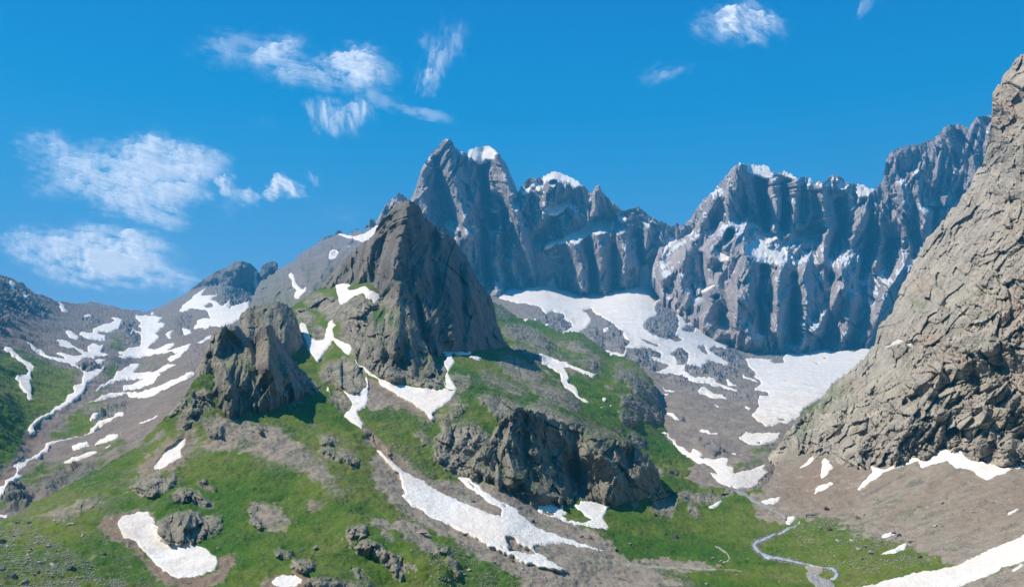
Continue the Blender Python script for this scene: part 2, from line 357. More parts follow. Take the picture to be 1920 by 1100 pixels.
    du = np.gradient(P0, axis=1); dv = np.gradient(P0, axis=0); N = np.cross(dv, du); N /= np.linalg.norm(N, axis=-1, keepdims=True) + 1e-9
    # keep the relief's own direction smooth
    for k in range(3): N[..., k] = blur(N[..., k], 2.5)
    N /= np.linalg.norm(N, axis=-1, keepdims=True)
    keep = 1 - sstep(.25, .75, SN)
    if lumps:                                        # rock ribs breaking the turf, where the ground says so
        lm = sstep(.08, .42, fbm(P0 / (gS * 1.6), 5, seed + 80, .6)) * lumps; R = np.maximum(R, lm)
    RM = np.clip(R, 0, 1)
    disp = np.zeros(X.shape); need = RM > .03
    if need.any():
        if mode not in ('flute', 'slab'): disp[need] = rockrelief(P0[need], S, zs, seed, mode)
    top = .25 + .75 * sstep(0, 14, Yp - T_)
    disp = disp * amp * RM * keep * top + gamp * (fbm(P0 / gS, 6, seed + 40, .62)) * (1 - RM * .7) * (keep * .85 + .15)
    DN = N
    Pd = P0 + DN * disp[..., None]
    cols = np.arange(len(xs))[None, :]                # rows above the skyline and below the foot fold onto their edge
    NJ = np.clip(np.arange(nv)[:, None], k0 + 1, k1 - 1); Nn = N[NJ, cols]; Pd = (P0 + Nn * disp[..., None])[JJ, cols]; N = Nn
    ny, nx = X.shape
    # far side of the landform, dropping away behind the skyline
    ds = np.array([3, 8, 16, 30, 55, 95, 160, 260, 400, 600]) * bd / 500.0
    r0 = Pd[0]; bk = []
    for d in ds:
        q = r0.copy(); s = (r0[:, 1] + d) / r0[:, 1]; q[:, 0] *= s; q[:, 1] *= s
        q[:, 2] = np.maximum(r0[:, 2] - back * d + .12 * d * perlin(q / (40 + d * .4), seed + 90), zmin); bk.append(q)
    fr = []
    for k, (dp, dd) in enumerate([(8, .004), (25, .012)]):
        fr.append(unproj(xs, Yp[-1] + dp, Pd[-1, :, 1] * (1 + dd)))
    full = np.concatenate([np.stack(bk[::-1]), Pd, np.stack(fr)], 0); nb, nf = len(bk), len(fr)
    def ext(a): return np.concatenate([np.repeat(a[:1], nb, 0), a, np.repeat(a[-1:], nf, 0)], 0)
    H = full.shape[0]; idx = np.arange(H * nx).reshape(H, nx)
    q = np.stack([idx[:-1, :-1], idx[1:, :-1], idx[1:, 1:], idx[:-1, 1:]], -1).reshape(-1, 4)
    o = mesh_obj(name, full.reshape(-1, 3), q, mat, {'rock': ext(R), 'grass': ext(G), 'earth': ext(E)})
    L = dict(xs=xs, T=T_, B=B_, y0=yg[0], X=X, Y=Yp, P=Pd, N=N, st=st, obj=o, nv=nv, name=name); LAY[name] = L
    gi = np.arange(ny * nx).reshape(ny, nx)
    for s, f1 in zip(snows, sf):
        on = f1 > .04
        fa = on[:-1, :-1] | on[1:, :-1] | on[1:, 1:] | on[:-1, 1:]
        if not fa.any(): continue
        # top cells are left out so that snow never hangs past a skyline unless it is meant to
        qs = np.stack([gi[:-1, :-1][fa], gi[1:, :-1][fa], gi[1:, 1:][fa], gi[:-1, 1:][fa]], -1)
        use, inv = np.unique(qs, return_inverse=True); qs = inv.reshape(qs.shape)
        ff = f1.ravel()[use]; Pq = Pd.reshape(-1, 3)[use]; Nq = N.reshape(-1, 3)[use]
        th = s.get('th', 1.0) * .0011 * Pq[:, 1]
        h = th * np.clip(2.6 * (ff - .5), -1.2, 1) + np.where(ff > .5, .0003 * Pq[:, 1] * fbm(Pq / (Pq[:, 1:2] * .012), 2, seed), 0)
        Pq = Pq + Nq * h[:, None]; c = Pq.mean(0)
        so = mesh_obj('snow_patch', Pq - c, qs, SNOW, {'dirt': np.full(len(use), s.get('dirt', 0.0))}); so.location = c
        tag(so, s['label'], 'snow patch', None, s.get('group'))
    print('%-18s %7d verts  %.0fs' % (name, H * nx, time.time() - T0))
    return L
def on(name, x, y):
    """the spot of a landform seen at (x, y): position, slope direction"""
    L = LAY[name]; i = int(np.clip(round((x - L['xs'][0]) / L['st']), 0, len(L['xs']) - 1))
    j = int(np.clip(round((y - L['y0']) / L['st']), 0, L['nv'] - 1))
    return L['P'][j, i], L['N'][j, i]
SNOW = snow_mat()
SN = {}
def S(layer, crop, pts, label=None, holes=(), **k):
    grp = None
    SN.setdefault(layer, []).append(dict(poly=P(crop, pts), label=label, holes=[P(crop, h) for h in holes], **k))
# ------------------------------------------------------------------ snow patches (outlines surveyed on the enlargements)
SM = {  # what the unnamed scraps of one place share
 'left_valley': 'small snow scrap on the brown slopes of the left valley', 'shoulder': 'small snow scrap high on the shoulder left of the dark pinnacle',
 'main_peak': 'small snow scrap on the ledges of the tallest peak', 'second_peak': 'small snow scrap on the snowy peak right of the tallest one',
 'right_wall': 'small snow scrap lodged in the long jagged rock wall', 'far_tower': 'tiny snow scrap on the pale flat-topped tower behind the jagged wall',
 'cirque': 'small snow streak on the grey scree below the big snowfield', 'hill': 'tiny snow dot on the green hillside right of the pinnacle',
 'ground': 'small snow scrap on the lower valley slopes', 'cliff': 'small snow scrap on the steep near cliff'}
# left valley
S('left_valley','A','1400,350 1290,372 1290,345 1255,370 1200,340 1180,335 1250,280 1195,310 1130,310 1165,262 1080,325 1050,345 1000,398 1040,395 1080,385 1130,395 1165,395 1180,440 1130,440 1100,465 1085,498 1150,488 1140,500 1215,480 1240,495 1290,470 1350,445 1395,390','broad ragged snowfield under the small double peak left of the rocky crag', holes=['1140,370 1180,352 1200,372 1170,380','1225,350 1245,345 1250,365','1265,375 1290,372 1300,382'])
S('left_valley','A','760,420 790,425 820,420 830,432 918,425 880,465 930,470 870,530 900,535 830,610 860,615 970,575 960,540 975,490 930,530 985,580 940,620 1010,610 1075,570 1070,590 1040,620 950,635 860,640 780,655 660,668 660,650 700,640 650,625 700,620 730,605 790,600 795,560 790,530 730,520 740,508 795,515 795,495 700,475 780,485 790,460 770,440','tall branching snow tongue running down from the low saddle')
S('left_valley','A','610,432 660,432 690,450 670,500 620,515 570,515 550,525 595,540 595,558 520,557 460,540 440,520 460,508 520,525 520,495 555,485 600,470 650,455','hooked snow patch just left of the tongue below the saddle')
S('left_valley','A','370,500 400,510 440,535 440,556 400,550 370,520','small oval snow patch left of the hooked one on brown scree')
S('left_valley','A','315,560 370,565 420,600 480,632 500,630 490,600 520,582 560,595 585,590 570,625 610,655 540,655 470,665 425,695 470,735 520,740 592,712 570,740 520,780 480,810 475,850 440,890 380,925 300,975 230,1010 190,1045 200,1090 170,1090 155,1060 185,1015 240,985 330,935 370,905 375,870 415,850 410,820 460,800 470,745 430,715 350,690 270,660 190,615 125,575 160,585 230,625 320,665 370,672 310,622 350,635 410,655 470,640 410,610 330,595','long Y-shaped snow gully winding down the green left valley')
S('left_valley','A','25,590 70,620 150,680 190,708 178,745 180,775 165,800 180,820 175,850 180,880 197,890 185,900 155,885 140,850 90,780 90,762 140,760 160,740 120,680 40,625','thin crooked snow streak on the green slope at the far left edge')
S('left_valley','A','510,850 560,820 640,775 655,745 700,715 740,700 795,690 745,745 830,738 865,742 905,712 985,685 985,697 900,742 865,772 770,782 700,785 610,812','upper of three stacked snow bands slanting across the valley floor left of the crag')
S('left_valley','A','935,665 980,640 1050,617 1040,635 975,675 945,675')
S('left_valley','A','690,835 700,815 740,808 800,785 870,760 915,752 880,790 820,820 760,832','middle and shortest of three stacked snow bands left of the crag')
S('left_valley','A','470,918 520,890 600,865 690,850 740,862 800,852 880,820 960,785 1040,755 1105,735 1060,765 980,810 900,850 830,890 790,893 760,885 790,875 700,868 600,880 520,900','lowest and longest of three stacked snow bands ending at the crag')
S('left_valley','B','730,110 700,130 640,160 560,195 510,235 460,250 370,270 290,300 270,330 235,355 230,370 170,395 145,420 100,465 130,478 90,500 40,540 10,580 -20,600 -20,548 20,530 25,500 70,478 100,450 95,435 65,425 110,405 160,385 215,350 245,325 265,285 280,285 350,270 380,260 470,240 500,225 500,205 560,165 640,140 665,118 700,128','long snow-filled gully snaking down to the left edge of the picture')
S('left_valley','A','500,985 530,965 575,965 550,985 500,1003')
S('left_valley','A','775,1048 800,1030 870,990 915,968 880,1000 820,1035','short straight snow streak on the smooth grey scree below the crag')
S('left_valley','B','520,290 560,270 640,240 665,240 655,258 600,285 530,300')
S('left_valley','B','350,395 400,375 480,345 545,330 530,350 450,380 390,400')
S('left_valley','B','400,315 450,290 490,285 500,295 420,330'); S('left_valley','B','565,325 635,293 610,315'); S('left_valley','B','670,245 720,220 690,242')
S('left_valley','A','48,235 65,230 95,247 78,255 80,290 65,290'); S('left_valley','A','118,290 140,278 147,320 130,347 118,320')
S('left_valley','A','325,355 350,355 370,385 392,410 350,395'); S('left_valley','A','470,420 500,418 508,432 480,430'); S('left_valley','A','1025,500 1070,500 1075,520 1035,530')
S('left_valley','A','850,405 872,403 865,422 850,420'); S('left_valley','A','1100,580 1150,550 1215,522 1190,545 1130,580'); S('left_valley','A','525,675 560,668 600,665 570,700 548,695')
S('left_valley','A','1365,127 1380,127 1380,155 1362,160'); S('left_valley','A','1275,250 1310,218 1300,240')
S('left_valley','A','1440,168 1455,170 1440,220 1445,270 1425,280 1420,260 1430,210','bluish snow couloir in the notch between two small dark peaks')
S('left_valley','B','-20,690 50,695 40,715 -20,722')
S('shoulder','A','1470,195 1485,200 1478,235')
S('shoulder','A','1620,190 1645,178 1660,230 1680,255 1700,275 1730,255 1715,285 1690,305 1680,330 1660,330 1650,310 1665,285 1640,240','forked snow couloir on the shoulder above the green ridge')
S('shoulder','A','1845,85 1880,55 1905,65 1895,100 1860,108 1845,100')
S('shoulder','C','205,625 240,622 310,640 350,630 430,590 430,550 475,540 490,560 450,600 420,655 370,680 340,665 290,650','curved snow ramp on the ridge leading up behind the dark pinnacle')
S('shoulder','C','165,745 190,715 220,720 215,760 180,775'); S('shoulder','C','280,690 300,690 270,705'); S('shoulder','C','225,795 265,780 240,800')
# tallest peak
S('main_peak','C','935,165 985,115 1090,105 1110,180 1085,215 1050,200 1045,240 1010,240 980,210','speckled snow cap on the flat right summit of the tallest peak', warp=1.1, soft=1.6)
S('main_peak','C','708,235 722,222 755,255 735,260'); S('main_peak','C','768,248 800,238 800,250 772,265'); S('main_peak','C','895,160 910,155 930,178 910,175')
S('main_peak','C','785,595 800,590 885,640 880,655 850,640 820,625','narrow snow wedge on the tall peak just right of the dark pinnacle')
S('main_peak','C','830,560 860,545 900,555 870,580 880,610 850,620 830,590'); S('main_peak','C','965,580 990,580 1020,610 1000,615'); S('main_peak','C','1085,610 1130,640 1120,645')
S('main_peak','C','1180,430 1220,420 1235,450 1230,490 1205,485 1200,450'); S('main_peak','C','1145,632 1185,650 1160,645'); S('main_peak','C','1165,700 1200,722 1180,715')
S('main_peak','C','980,262 1003,270 990,276'); S('main_peak','C','1105,245 1118,255 1112,270'); S('main_peak','C','780,462 806,465 795,474'); S('main_peak','C','1250,570 1280,560 1285,600 1262,590')
S('main_peak','C','1050,470 1110,490 1120,515 1085,500'); S('main_peak','C','1140,740 1160,735 1145,760'); S('main_peak','C','920,718 940,728 935,738')
S('main_peak','C','1105,940 1150,920 1145,935'); S('main_peak','C','955,305 985,315 975,322')
# second peak
S('second_peak','C','1240,365 1255,360 1260,385 1300,360 1330,385 1355,430 1370,430 1360,380 1340,370 1360,310 1385,275 1430,255 1515,275 1600,335 1560,370 1540,345 1500,330 1470,330 1440,310 1400,320 1370,360 1375,420 1350,430 1310,385 1280,400 1255,425','snow crown wrapped over the rounded second peak', warp=.6)
S('second_peak','C','1330,340 1360,320 1375,340 1355,400 1335,380'); S('second_peak','C','1400,330 1440,325 1450,345 1415,352'); S('second_peak','C','1370,490 1410,470 1405,445 1440,455 1460,460 1510,440 1550,385 1555,400 1530,450 1490,495 1450,520 1415,525 1370,505','curved snow ledge halfway down the second peak'); S('second_peak','C','1450,540 1500,505 1490,525 1460,545')
S('second_peak','C','1375,690 1400,685 1470,660 1530,625 1600,590 1640,560 1640,540 1700,525 1710,500 1760,500 1780,550 1740,560 1760,600 1690,625 1650,620 1600,650 1560,670 1500,680 1440,690 1380,720','long bright snow ramp climbing to the pointed needle')
S('second_peak','C','1395,745 1450,710 1460,740 1480,755 1410,760'); S('second_peak','C','1300,540 1325,570 1310,575'); S('second_peak','C','1795,505 1820,510 1845,540 1840,565 1810,560 1790,530')
S('second_peak','C','1870,665 1900,635 1905,650 1890,670'); S('second_peak','F','295,548 340,555 320,570'); S('second_peak','F','400,605 430,605 415,632'); S('second_peak','C','1620,430 1640,405 1640,440 1625,450')
S('second_peak','F','195,595 215,600 200,610'); S('second_peak','F','215,625 230,620 225,632'); S('second_peak','F','205,655 222,665 250,670 240,675 212,670'); S('second_peak','C','1300,380 1310,350 1330,330 1335,350','')
S('second_peak','C','1200,640 1240,655 1230,660')
# right wall
S('right_wall','F','905,235 940,225 1020,222 1035,275 1060,295 1020,320 985,315 930,290 905,280','bright snow cap beside the highest summit of the jagged wall', holes=['980,260 995,258 995,272 982,272'])
S('right_wall','F','1075,280 1110,255 1175,280 1195,310 1150,315 1110,300','thin snow rim on the crest right of the wall summit cap'); S('right_wall','F','1115,415 1175,412 1150,460'); S('right_wall','F','1130,480 1145,475 1135,500')
S('right_wall','F','1332,365 1340,345 1385,318 1390,325 1345,362'); S('right_wall','F','1395,350 1425,345 1420,295 1450,323 1470,390 1510,430 1490,425 1460,380 1420,365','snow strip falling left of the last crest snow before the tower')
S('right_wall','F','1500,335 1570,340 1625,375 1580,418 1530,425 1500,380','snow triangle on the crest where the wall meets the tower', holes=['1545,368 1565,370 1560,382']); S('right_wall','F','1285,355 1295,325 1305,325 1300,350')
S('right_wall','F','890,740 895,690 870,675 905,665 950,660 970,620 1010,612 1070,620 1065,645 1015,680 1010,705 1080,705 1120,690 1140,650 1200,605 1250,590 1280,572 1290,590 1340,590 1355,610 1300,625 1230,655 1150,665 1180,680 1150,715 1120,740 1080,790 1040,800 970,790 930,755','large hanging snowfield in the middle of the jagged wall', holes=['920,735 945,730 945,740','980,730 1005,728 1000,738','1005,690 1030,672 1080,640 1130,670 1110,700 1060,708','1115,700 1160,680 1190,690 1150,710 1120,725'])
S('right_wall','F','720,700 760,680 790,600 830,600 825,650 780,690 760,695 750,720 800,735 820,735 790,770 750,780 730,745','S-shaped snow patch left of the large hanging snowfield'); S('right_wall','F','650,790 690,810 725,795 690,828'); S('right_wall','F','735,800 780,780 760,808')
S('right_wall','F','890,530 930,550 955,590 930,580 915,600 905,560'); S('right_wall','F','1410,610 1420,650 1485,665 1480,700 1455,745 1435,735 1455,700 1430,660','forked snow gully right of the hanging snowfield'); S('right_wall','F','1460,650 1498,605 1495,640 1470,650')
S('right_wall','F','1560,725 1620,680 1640,680 1610,710'); S('right_wall','F','1595,780 1640,750 1700,710 1690,735 1640,770'); S('right_wall','F','1645,690 1700,680 1660,700')
S('right_wall','F','410,765 440,720 445,640 470,630 510,630 530,600 580,590 590,610 610,585 600,620 540,640 490,675 450,720 430,755','slanting snow couloir at the left end of the jagged wall', soft=1.1); S('right_wall','F','520,568 575,572 530,578'); S('right_wall','F','640,590 658,578 640,605')
S('right_wall','F','615,912 660,930 735,905 700,930 650,958','snow shelf above the two rounded buttresses'); S('right_wall','F','685,985 730,962 757,985 730,995')
S('right_wall','F','950,870 965,830 960,860 1000,835 1030,840 985,855'); S('right_wall','F','990,885 1030,880 1040,890')
S('right_wall','F','815,840 840,815 830,840'); S('right_wall','F','1650,345 1675,328 1670,350'); S('right_wall','F','1705,420 1750,395 1725,420'); S('right_wall','F','1770,645 1795,670 1785,675'); S('right_wall','F','1845,455 1880,450 1860,462'); S('right_wall','F','1290,785 1315,790 1300,800')
S('right_wall','F','865,485 910,468 880,488'); S('right_wall','F','1830,575 1850,585 1845,605'); S('right_wall','F','1638,465 1658,458 1650,472')
S('far_tower','F','1730,332 1762,334 1755,348'); S('far_tower','F','1805,332 1830,330 1820,343'); S('far_tower','I','635,378 652,378 650,386'); S('far_tower','I','748,420 770,408 768,415'); S('far_tower','I','872,340 888,340 890,368 878,362')
S('far_tower','I','850,362 860,362 858,382'); S('far_tower','I','613,395 620,396 618,408'); S('far_tower','I','842,325 862,318 860,328'); S('far_tower','I','895,322 910,320 905,332'); S('far_tower','I','562,380 568,380 566,392'); S('far_tower','I','598,430 610,430 606,436')
# cirque
S('cirque','G','-545,155 -500,90 -440,70 -330,100 -300,-20 -180,20 -130,30 -115,80 -50,105 0,110 120,90 200,60 245,30 300,10 335,-30 375,-10 350,60 415,90 395,155 430,150 480,205 500,240 560,260 620,195 645,180 610,260 615,320 650,350 720,370 810,435 780,465 720,445 690,470 800,545 790,558 690,525 650,560 560,545 545,600 480,605 370,590 420,580 470,560 430,540 400,530 330,510 280,480 230,455 220,480 215,510 250,560 240,558 130,505 95,485 100,470 200,490 240,430 200,370 150,320 60,270 20,235 -30,245 30,290 15,320 -60,388 -140,372 -75,340 -110,300 -130,265 -190,250 -230,265 -250,230 -330,210 -450,190','wide bright snowfield in the hollow below the tallest peaks',
  holes=['315,330 350,285 400,270 385,240 400,200 440,205 500,250 520,330 500,380 460,410 400,395 340,365','540,290 590,275 610,300 560,320','535,350 570,325 615,340 600,365 540,365','230,460 330,450 420,480 415,515 330,500 380,540 400,570 340,580 280,540 215,500','465,490 520,460 570,480 575,520 545,560 510,550 505,510','455,400 490,385 545,410 500,425','310,405 410,445 400,455 310,415','360,165 385,155 400,190 375,200','620,452 660,448 690,500 650,480'], dirt=.25)
S('cirque','D','1425,290 1490,300 1525,280 1500,330 1470,335'); S('cirque','D','1370,285 1405,290 1395,305'); S('cirque','D','1880,350 1920,340 1920,365 1890,372'); S('cirque','D','1570,310 1595,320 1570,350 1545,350')
S('cirque','D','1895,470 1920,465 1960,500 1900,500'); S('cirque','G','80,352 125,335 130,345 100,370'); S('cirque','G','-20,570 0,575 75,600 60,612 20,625 -20,610')
S('cirque','G','890,515 950,515 1030,520 1100,520 1110,495 1180,455 1230,470 1300,470 1340,455 1380,480 1440,470 1500,475 1560,460 1620,420 1610,480 1560,530 1520,560 1475,600 1440,640 1380,690 1300,750 1230,790 1200,840 1150,870 1050,890 1010,895 965,870 930,825 970,790 965,725 1030,725 1000,700 940,690 985,650 940,610 960,600 930,580 900,540','huge smooth snowfield filling the gap beside the near cliff',
  holes=['1035,530 1060,515 1110,520 1105,540 1060,540','1070,860 1120,855 1110,870 1075,870','1185,825 1215,815 1215,825','1035,862 1050,862 1045,870','1325,505 1350,505 1345,520','1250,542 1310,540 1300,547'], dirt=.35)
S('cirque','G','850,965 890,945 990,935 1100,932 1080,955 1050,985 1000,1000 940,1005 880,985','crescent snow patch just below the huge smooth snowfield', holes=['945,980 985,982 970,992']); S('cirque','G','890,940 955,940 950,958 895,955')
S('cirque','G','372,888 410,890 395,845 425,845 435,870 432,905 470,960 520,1005 590,1045 600,1020 645,1045 650,1065 610,1060 660,1075 690,1095 640,1110 600,1090 560,1060 500,1010 440,950 380,915','thin snow edge along the foot of the green hillside')
S('cirque','H','625,385 660,375 720,380 790,375 800,400 790,420 830,435 825,460 880,455 940,435 1010,410 990,445 1025,458 985,490 960,515 995,512 930,543 850,545 800,540 740,510 695,470 735,465 700,430 660,410','broad snow apron at the head of the green valley floor', th=1.2)
S('cirque','G','610,900 640,915 680,920 700,935 745,930 735,945 690,940 640,925','thin curved snow strip on the grey moraine'); S('cirque','G','445,810 490,820 530,855 500,850 450,820')
S('cirque','G','295,600 350,625 355,635 310,615'); S('cirque','G','355,655 400,680 385,680'); S('cirque','G','410,675 450,690 520,690 470,705 440,695'); S('cirque','G','410,712 480,722 440,728')
S('cirque','G','650,670 700,700 790,735 790,745 720,740 620,700'); S('cirque','G','680,620 740,650 850,700 850,708 760,680 700,665'); S('cirque','G','770,620 800,640 850,670 800,660'); S('cirque','G','880,780 900,785 925,803 900,800')
S('cirque','G','860,600 960,640 985,655 900,630'); S('cirque','G','785,838 810,850 800,850'); S('cirque','G','890,870 960,878 940,880'); S('cirque','G','800,1045 820,1040 860,1045 912,1040 870,1050'); S('cirque','G','700,770 740,780 735,787')
S('cirque','G','430,590 560,590 600,620 700,630 720,660 600,640 500,605','')
# green hillside right of the pinnacle
S('hill','D','1525,480 1545,490 1630,520 1700,545 1750,570 1830,600 1870,600 1830,620 1780,600 1700,565 1665,565 1690,600 1700,640 1745,690 1760,730 1815,765 1790,775 1740,725 1680,680 1655,650 1650,600 1600,570 1555,555','hook-shaped snow gully on the green hillside right of the pinnacle', holes=['1690,635 1725,655 1722,668 1695,650'])
S('hill','E','1705,30 1730,42 1720,52 1703,45'); S('hill','E','1695,85 1720,92 1700,97'); S('hill','E','1745,70 1775,78 1755,82'); S('hill','E','1745,125 1760,130 1745,134'); S('hill','E','1690,138 1708,148 1695,150')
# centre and foreground
S('ground','D','190,310 225,325 240,395 290,420 320,405 340,340 345,320 370,290 378,320 398,325 370,345 380,380 375,400 470,440 478,460 460,495 445,490 370,412 345,450 290,545 275,520 230,460 220,420 190,350','V-shaped snow patch between rock knobs below the pinnacle ridge')
S('ground','D','470,505 540,560 600,605 620,618 700,655 860,680 990,690 1010,685 1035,700 1065,690 1060,710 1010,765 960,800 935,830 945,870 920,860 890,815 840,790 820,765 770,745 700,700 640,665 620,625 565,600 530,570','kite-shaped snow slope hanging under the pinnacle cliffs')
S('ground','D','1000,485 1030,480 1050,530 1050,550 1020,590 1030,630 1075,690 1040,695 1010,680 990,650 1010,640 1000,610 1020,580 990,555 990,530 1010,520','narrow snow chute feeding the kite-shaped snow slope')
S('ground','D','560,610 572,620 570,650 568,755 555,790 510,810 520,850 542,885 540,912 500,890 430,835 470,800 485,770 450,720 410,690 460,710 510,715 560,680','jagged steep snow gully between dark outcrop and grey scree')
S('ground','D','920,445 960,445 1010,465 1060,462 1145,462 1150,490 1100,495 1030,490 980,478','shaded snow strip at the very foot of the dark pinnacle wall'); S('ground','D','1115,503 1150,500 1215,510 1190,525')
S('ground','D','385,90 420,85 430,65 455,75 445,95 475,105 450,120 470,135 560,105 575,130 630,150 640,175 665,172 600,208 590,185 560,180 545,150 490,165 420,215 395,160','winged snow patch on the left flank of the dark pinnacle')
S('ground','D','335,670 360,690 362,705 340,705')
S('ground','E','430,325 450,330 480,360 530,400 580,445 640,475 730,530 840,590 960,640 1080,690 1140,705 1170,720 1320,760 1420,800 1560,850 1700,890 1750,905 1650,890 1560,865 1440,850 1380,868 1320,868 1330,900 1400,945 1480,990 1540,1025 1470,1010 1380,1000 1260,965 1160,910 1080,880 1010,835 900,780 800,735 720,700 690,660 630,640 620,620 577,590 600,575 580,540 580,505 560,470 500,410 480,380','great white snow tongue sweeping down the centre to the meadow', holes=['1160,815 1220,830 1230,860 1300,885 1345,920 1270,910 1200,880 1170,850','1170,878 1215,882 1225,900 1180,900','1130,868 1150,872 1140,880'], th=1.3)
S('ground','E','890,483 975,488 980,510 1060,575 1140,625 1230,660 1240,690 1290,730 1330,760 1380,790 1300,770 1180,730 1135,700 1150,670 1080,630 1000,570 930,520','narrow snow arm joining the great tongue from the dark crag', holes=['960,510 990,540 985,548 965,525','1140,635 1175,648 1165,655'])
S('ground','E','1340,620 1440,612 1490,630 1485,670 1515,690 1480,700 1510,725 1560,735 1610,740 1650,725 1600,690 1570,660 1525,628 1580,640 1580,615 1640,620 1740,635 1765,620 1740,660 1705,720 1750,765 1740,778 1620,755 1540,740 1440,710 1360,680 1340,650','scalloped snow patch hugging the foot of the dark crag', holes=['1370,665 1440,690 1435,700 1380,680'])
S('ground','B','660,735 690,705 740,690 800,678 840,680 838,700 865,715 865,745 890,765 882,795 910,820 940,850 1000,855 1060,848 1085,850 1080,862 1130,875 1170,900 1220,925 1225,960 1215,1000 1170,1015 1110,1045 1030,1050 960,1045 920,1010 870,965 840,925 790,880 740,835 690,815 680,780','fat boot-shaped snow patch below the ribbed outcrop near the lower left', th=1.6, dirt=.3)
S('ground','B','862,435 885,400 920,350 950,315 1040,265 1045,275 1015,335 1022,365 980,390 905,435','leaf-shaped snow patch alone on the green ridge left of centre', th=1.3)
S('ground','B','1525,1075 1550,1045 1610,1030 1660,1035 1695,1055 1700,1075 1660,1100 1550,1105','small rounded snow patch at the bottom edge of the picture', th=1.5)
S('ground','H','975,625 1000,610 1060,600 1098,590 1080,610 1050,630 1000,640','flat snow patch beside the upper stream at the scree foot'); S('ground','H','1270,582 1290,545 1330,520 1385,510 1380,525 1330,555','slanting snow scrap lowest on the tan scree under the near cliff')
S('ground','H','1185,440 1240,395 1280,360 1283,380 1240,420','snow sliver in the middle of the tan scree under the near cliff'); S('ground','H','1183,352 1245,295 1230,325 1195,350','upper thin snow sliver on the tan scree')
S('ground','H','1135,325 1150,305 1168,298 1160,320'); S('ground','H','675,652 720,630 757,608 755,630 720,655 690,660','small snow patch under the little dark cliff on the meadow'); S('ground','H','335,590 360,575 382,560 370,580 345,595')
S('ground','H','1115,745 1130,705 1168,705 1165,725 1140,748','tiny snow patch at the bend of the upper stream'); S('ground','H','1655,815 1670,795 1740,795 1700,815 1665,828','little snow patch by boulders on the right slope, upper of two'); S('ground','H','1640,905 1700,895 1750,870 1795,852 1795,885 1740,905 1700,912 1650,910','little snow patch by boulders on the right slope, lower of two')
S('ground','H','1315,490 1320,400 1340,370 1365,310 1378,310 1368,360 1360,400 1390,428 1360,450 1350,480 1330,495','upright snow finger climbing into a cleft of the near cliff')
S('ground','J','365,700 400,660 430,625 420,600 395,605 410,580 430,590 440,605 480,612 560,580 620,550 730,525 800,540 830,575 900,590 960,595 1010,580 1060,575 1120,560 1120,590 1060,605 1000,620 900,660 880,650 830,610 770,605 740,580 630,610 620,580 560,600 480,625 430,665 380,700','scalloped snow ribbon along the foot of the near cliff')
S('ground','J','360,1120 400,1100 480,1075 600,1045 700,1030 800,1005 900,955 1000,910 1060,885 1150,850 1150,950 1060,990 980,1015 900,1060 830,1080 780,1105 700,1140','large smooth snow slope filling the bottom right corner', th=1.4); S('ground','J','980,808 1000,790 1040,768 1035,780 1000,800'); S('ground','J','1005,1035 1040,1005 1060,1005 1030,1030')
S('cliff','G','1655,468 1700,440 1750,408 1770,410 1790,430 1830,430 1835,445 1810,450 1775,420 1750,435 1700,455','little snow ledge high on the left part of the near cliff')
for ly, ls in SN.items():
    for s in ls:
        if not s['label']:
            s['label'] = SM[ly]; s['group'] = 'small snow scraps: ' + ly.replace('_', ' ')
        else: s['group'] = 'snow patches'
FAR = dict(rock_a=(.24, .222, .222), rock_b=(.43, .365, .34))
M_far = terrain_mat('far_rock', 4.4, fleck=.27, bumpd=6, rust=.35, rust_c=(.36, .25, .20), zs=.4, **FAR)
M_far2 = terrain_mat('far_rock_bare', 5, fleck=0, bumpd=6, rust=.3, rust_c=(.34, .24, .20), zs=.4, **FAR)
M_left = terrain_mat('left_valley_slope', 1.6, (.13, .125, .125), (.20, .19, .185), scree=(.22, .188, .165), earth=(.23, .16, .12))
M_cirque = terrain_mat('cirque_scree', 1.8, (.13, .125, .125), (.23, .21, .20), scree=(.24, .205, .175), zs=.6)
M_pin = terrain_mat('pinnacle_rock', 1.0, (.092, .087, .082), (.195, .172, .15), rust=.7, rust_c=(.26, .16, .105), moss=.5, zs=.3)
M_crag = terrain_mat('crag_rock', .8, (.10, .09, .08), (.25, .217, .18), rust=.25, rust_c=(.22, .13, .10), moss=.8, zs=.5)
M_hill = terrain_mat('hill_turf', 1.1, (.12, .112, .105), (.21, .19, .17), moss=.5)
M_ground = terrain_mat('slope_turf', .62, (.125, .112, .095), (.31, .272, .22), moss=.15, scree=(.29, .242, .19), earth=(.215, .15, .105), bumpd=4)
M_cliff = terrain_mat('near_cliff_rock', .75, (.235, .205, .168), (.42, .37, .305), rust=.75, bumpd=4, rust_c=(.33, .19, .115), moss=.12, scree=(.3, .27, .23), zs=.8)
def px(s): return P('px', s)
def ln(s): return P('px', s)

# --- pale flat-topped tower far behind
L = landform('far_tower', 1640, 1890, px('1640,360 1655,340 1662,300 1668,288 1690,275 1730,270 1745,262 1760,255 1770,240 1795,232 1815,240 1830,222 1855,215 1860,218 1890,225'), px('1640,420 1890,420'),
   [(1665, 290, 2500), (1740, 262, 2520), (1855, 215, 2560), (1665, 400, 2380), (1760, 420, 2330), (1880, 420, 2330), (1800, 330, 2430), (1640, 360, 2520)], M_far2, S=44, amp=40, mode='flute', sc=2.6, spur=(50, (40, 110), (9, 20), (20, 42), (-.25, .25)), tilt=.8, zs=.35, seed=11, jag=2.5, jagw=12, snows=SN['far_tower'], zmin=-100)
tag(L['obj'], 'pale flat-topped rock tower rising behind the jagged wall at the right', 'mountain', 'structure')
